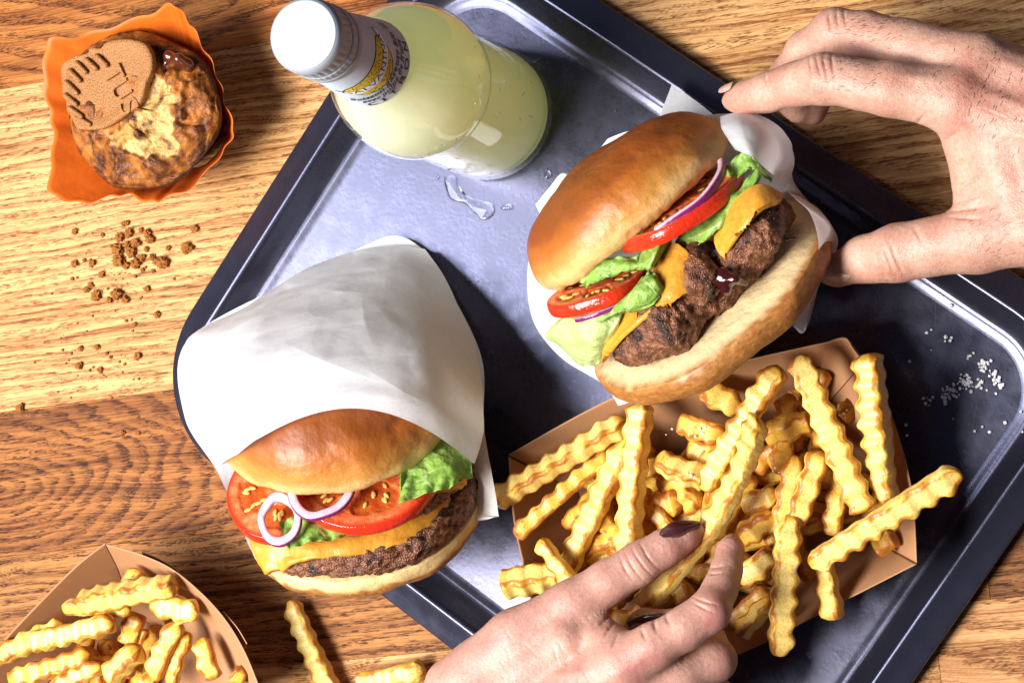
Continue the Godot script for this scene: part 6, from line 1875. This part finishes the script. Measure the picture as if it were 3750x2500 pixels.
	for c in [[q(8.03, 9.60, 12.07), q(7.58, 10.40, 12.79)], [q(8.27, 9.60, 12.43), q(8.00, 10.60, 13.32)], [q(8.68, 9.90, 12.93), q(8.51, 11.00, 13.68)], [q(10.15, 10.80, 12.31), q(10.50, 11.20, 12.82)], [q(9.72, 10.60, 12.70), q(10.09, 11.20, 13.17)], [q(10.67, 10.60, 12.08), q(11.03, 11.20, 12.55)]]:
		creases.append([c[0], c[1], 0.08, 0.08])
	for k in 30:
		var p := q(5.41, 11.00, 13.95) + q(rng.randf_range(-3.0, 3.0), 0, rng.randf_range(-1.6, 2.0))
		var a := rng.randf_range(0.6, 1.7)
		creases.append([p, p + q(cos(a) * 0.8, 0, sin(a) * 0.8), 0.018, 0.04])
	for c in [[q(9.89, 11.80, 14.08), q(5.32, 11.80, 16.48)], [q(6.75, 10.40, 12.08), q(3.84, 11.00, 14.01)], [q(8.18, 11.80, 14.52), q(4.64, 11.60, 15.05)]]:
		creases.append([c[0], c[1], -0.05, 0.22])
	red = [[q(10.25, 11.60, 14.26), 0.9, 0.55], [q(13.18, 9.20, 13.76), 0.8, 0.45], [q(12.75, 10.60, 12.23), 0.7, 0.4], [q(11.15, 8.20, 9.41), 0.9, 0.35], [q(9.15, 9.40, 9.62), 0.8, 0.2], [q(7.88, 9.60, 12.08), 0.9, 0.35], [q(3.14, 10.20, 12.58), 1.2, 0.2]]
	h = hand_mesh(bones, creases, red, Color(0.49, 0.29, 0.22), Color(0.35, 0.125, 0.105), at, 8.0)
	skin = obj("hand", h[0], mats.skin_woman, woman)
	nail(skin, [[q(9.69, 8.75, 8.68), q(9.96, 9.00, 8.89), q(10.26, 8.80, 9.08)], [q(10.25, 8.55, 8.30), q(10.53, 8.85, 8.60), q(10.70, 8.60, 8.96)], [q(10.83, 8.15, 8.18), q(11.05, 8.40, 8.45), q(11.13, 8.15, 8.77)], [q(11.37, 7.75, 8.17), q(11.49, 7.85, 8.30), q(11.41, 7.75, 8.55)]], at, mats.varnish)
	nail(skin, [[q(12.83, 7.20, 8.75), q(12.78, 7.50, 8.78), q(12.73, 7.60, 8.85)], [q(13.07, 7.40, 9.19), q(13.07, 7.85, 9.22), q(12.99, 8.00, 9.29)], [q(13.23, 7.70, 9.65), q(13.22, 8.15, 9.73), q(13.14, 8.35, 9.76)], [q(13.23, 8.00, 10.18), q(13.27, 8.40, 10.24), q(13.22, 8.60, 10.23)]], at, mats.varnish)
	nail(skin, [[q(7.89, 6.90, 12.59), q(7.91, 7.10, 12.77), q(7.90, 6.90, 13.01)], [q(8.67, 7.20, 12.31), q(8.73, 7.40, 12.49), q(8.72, 7.30, 12.73)], [q(9.56, 7.20, 12.17), q(9.61, 7.40, 12.31), q(9.61, 7.40, 12.50)]], at, mats.varnish)
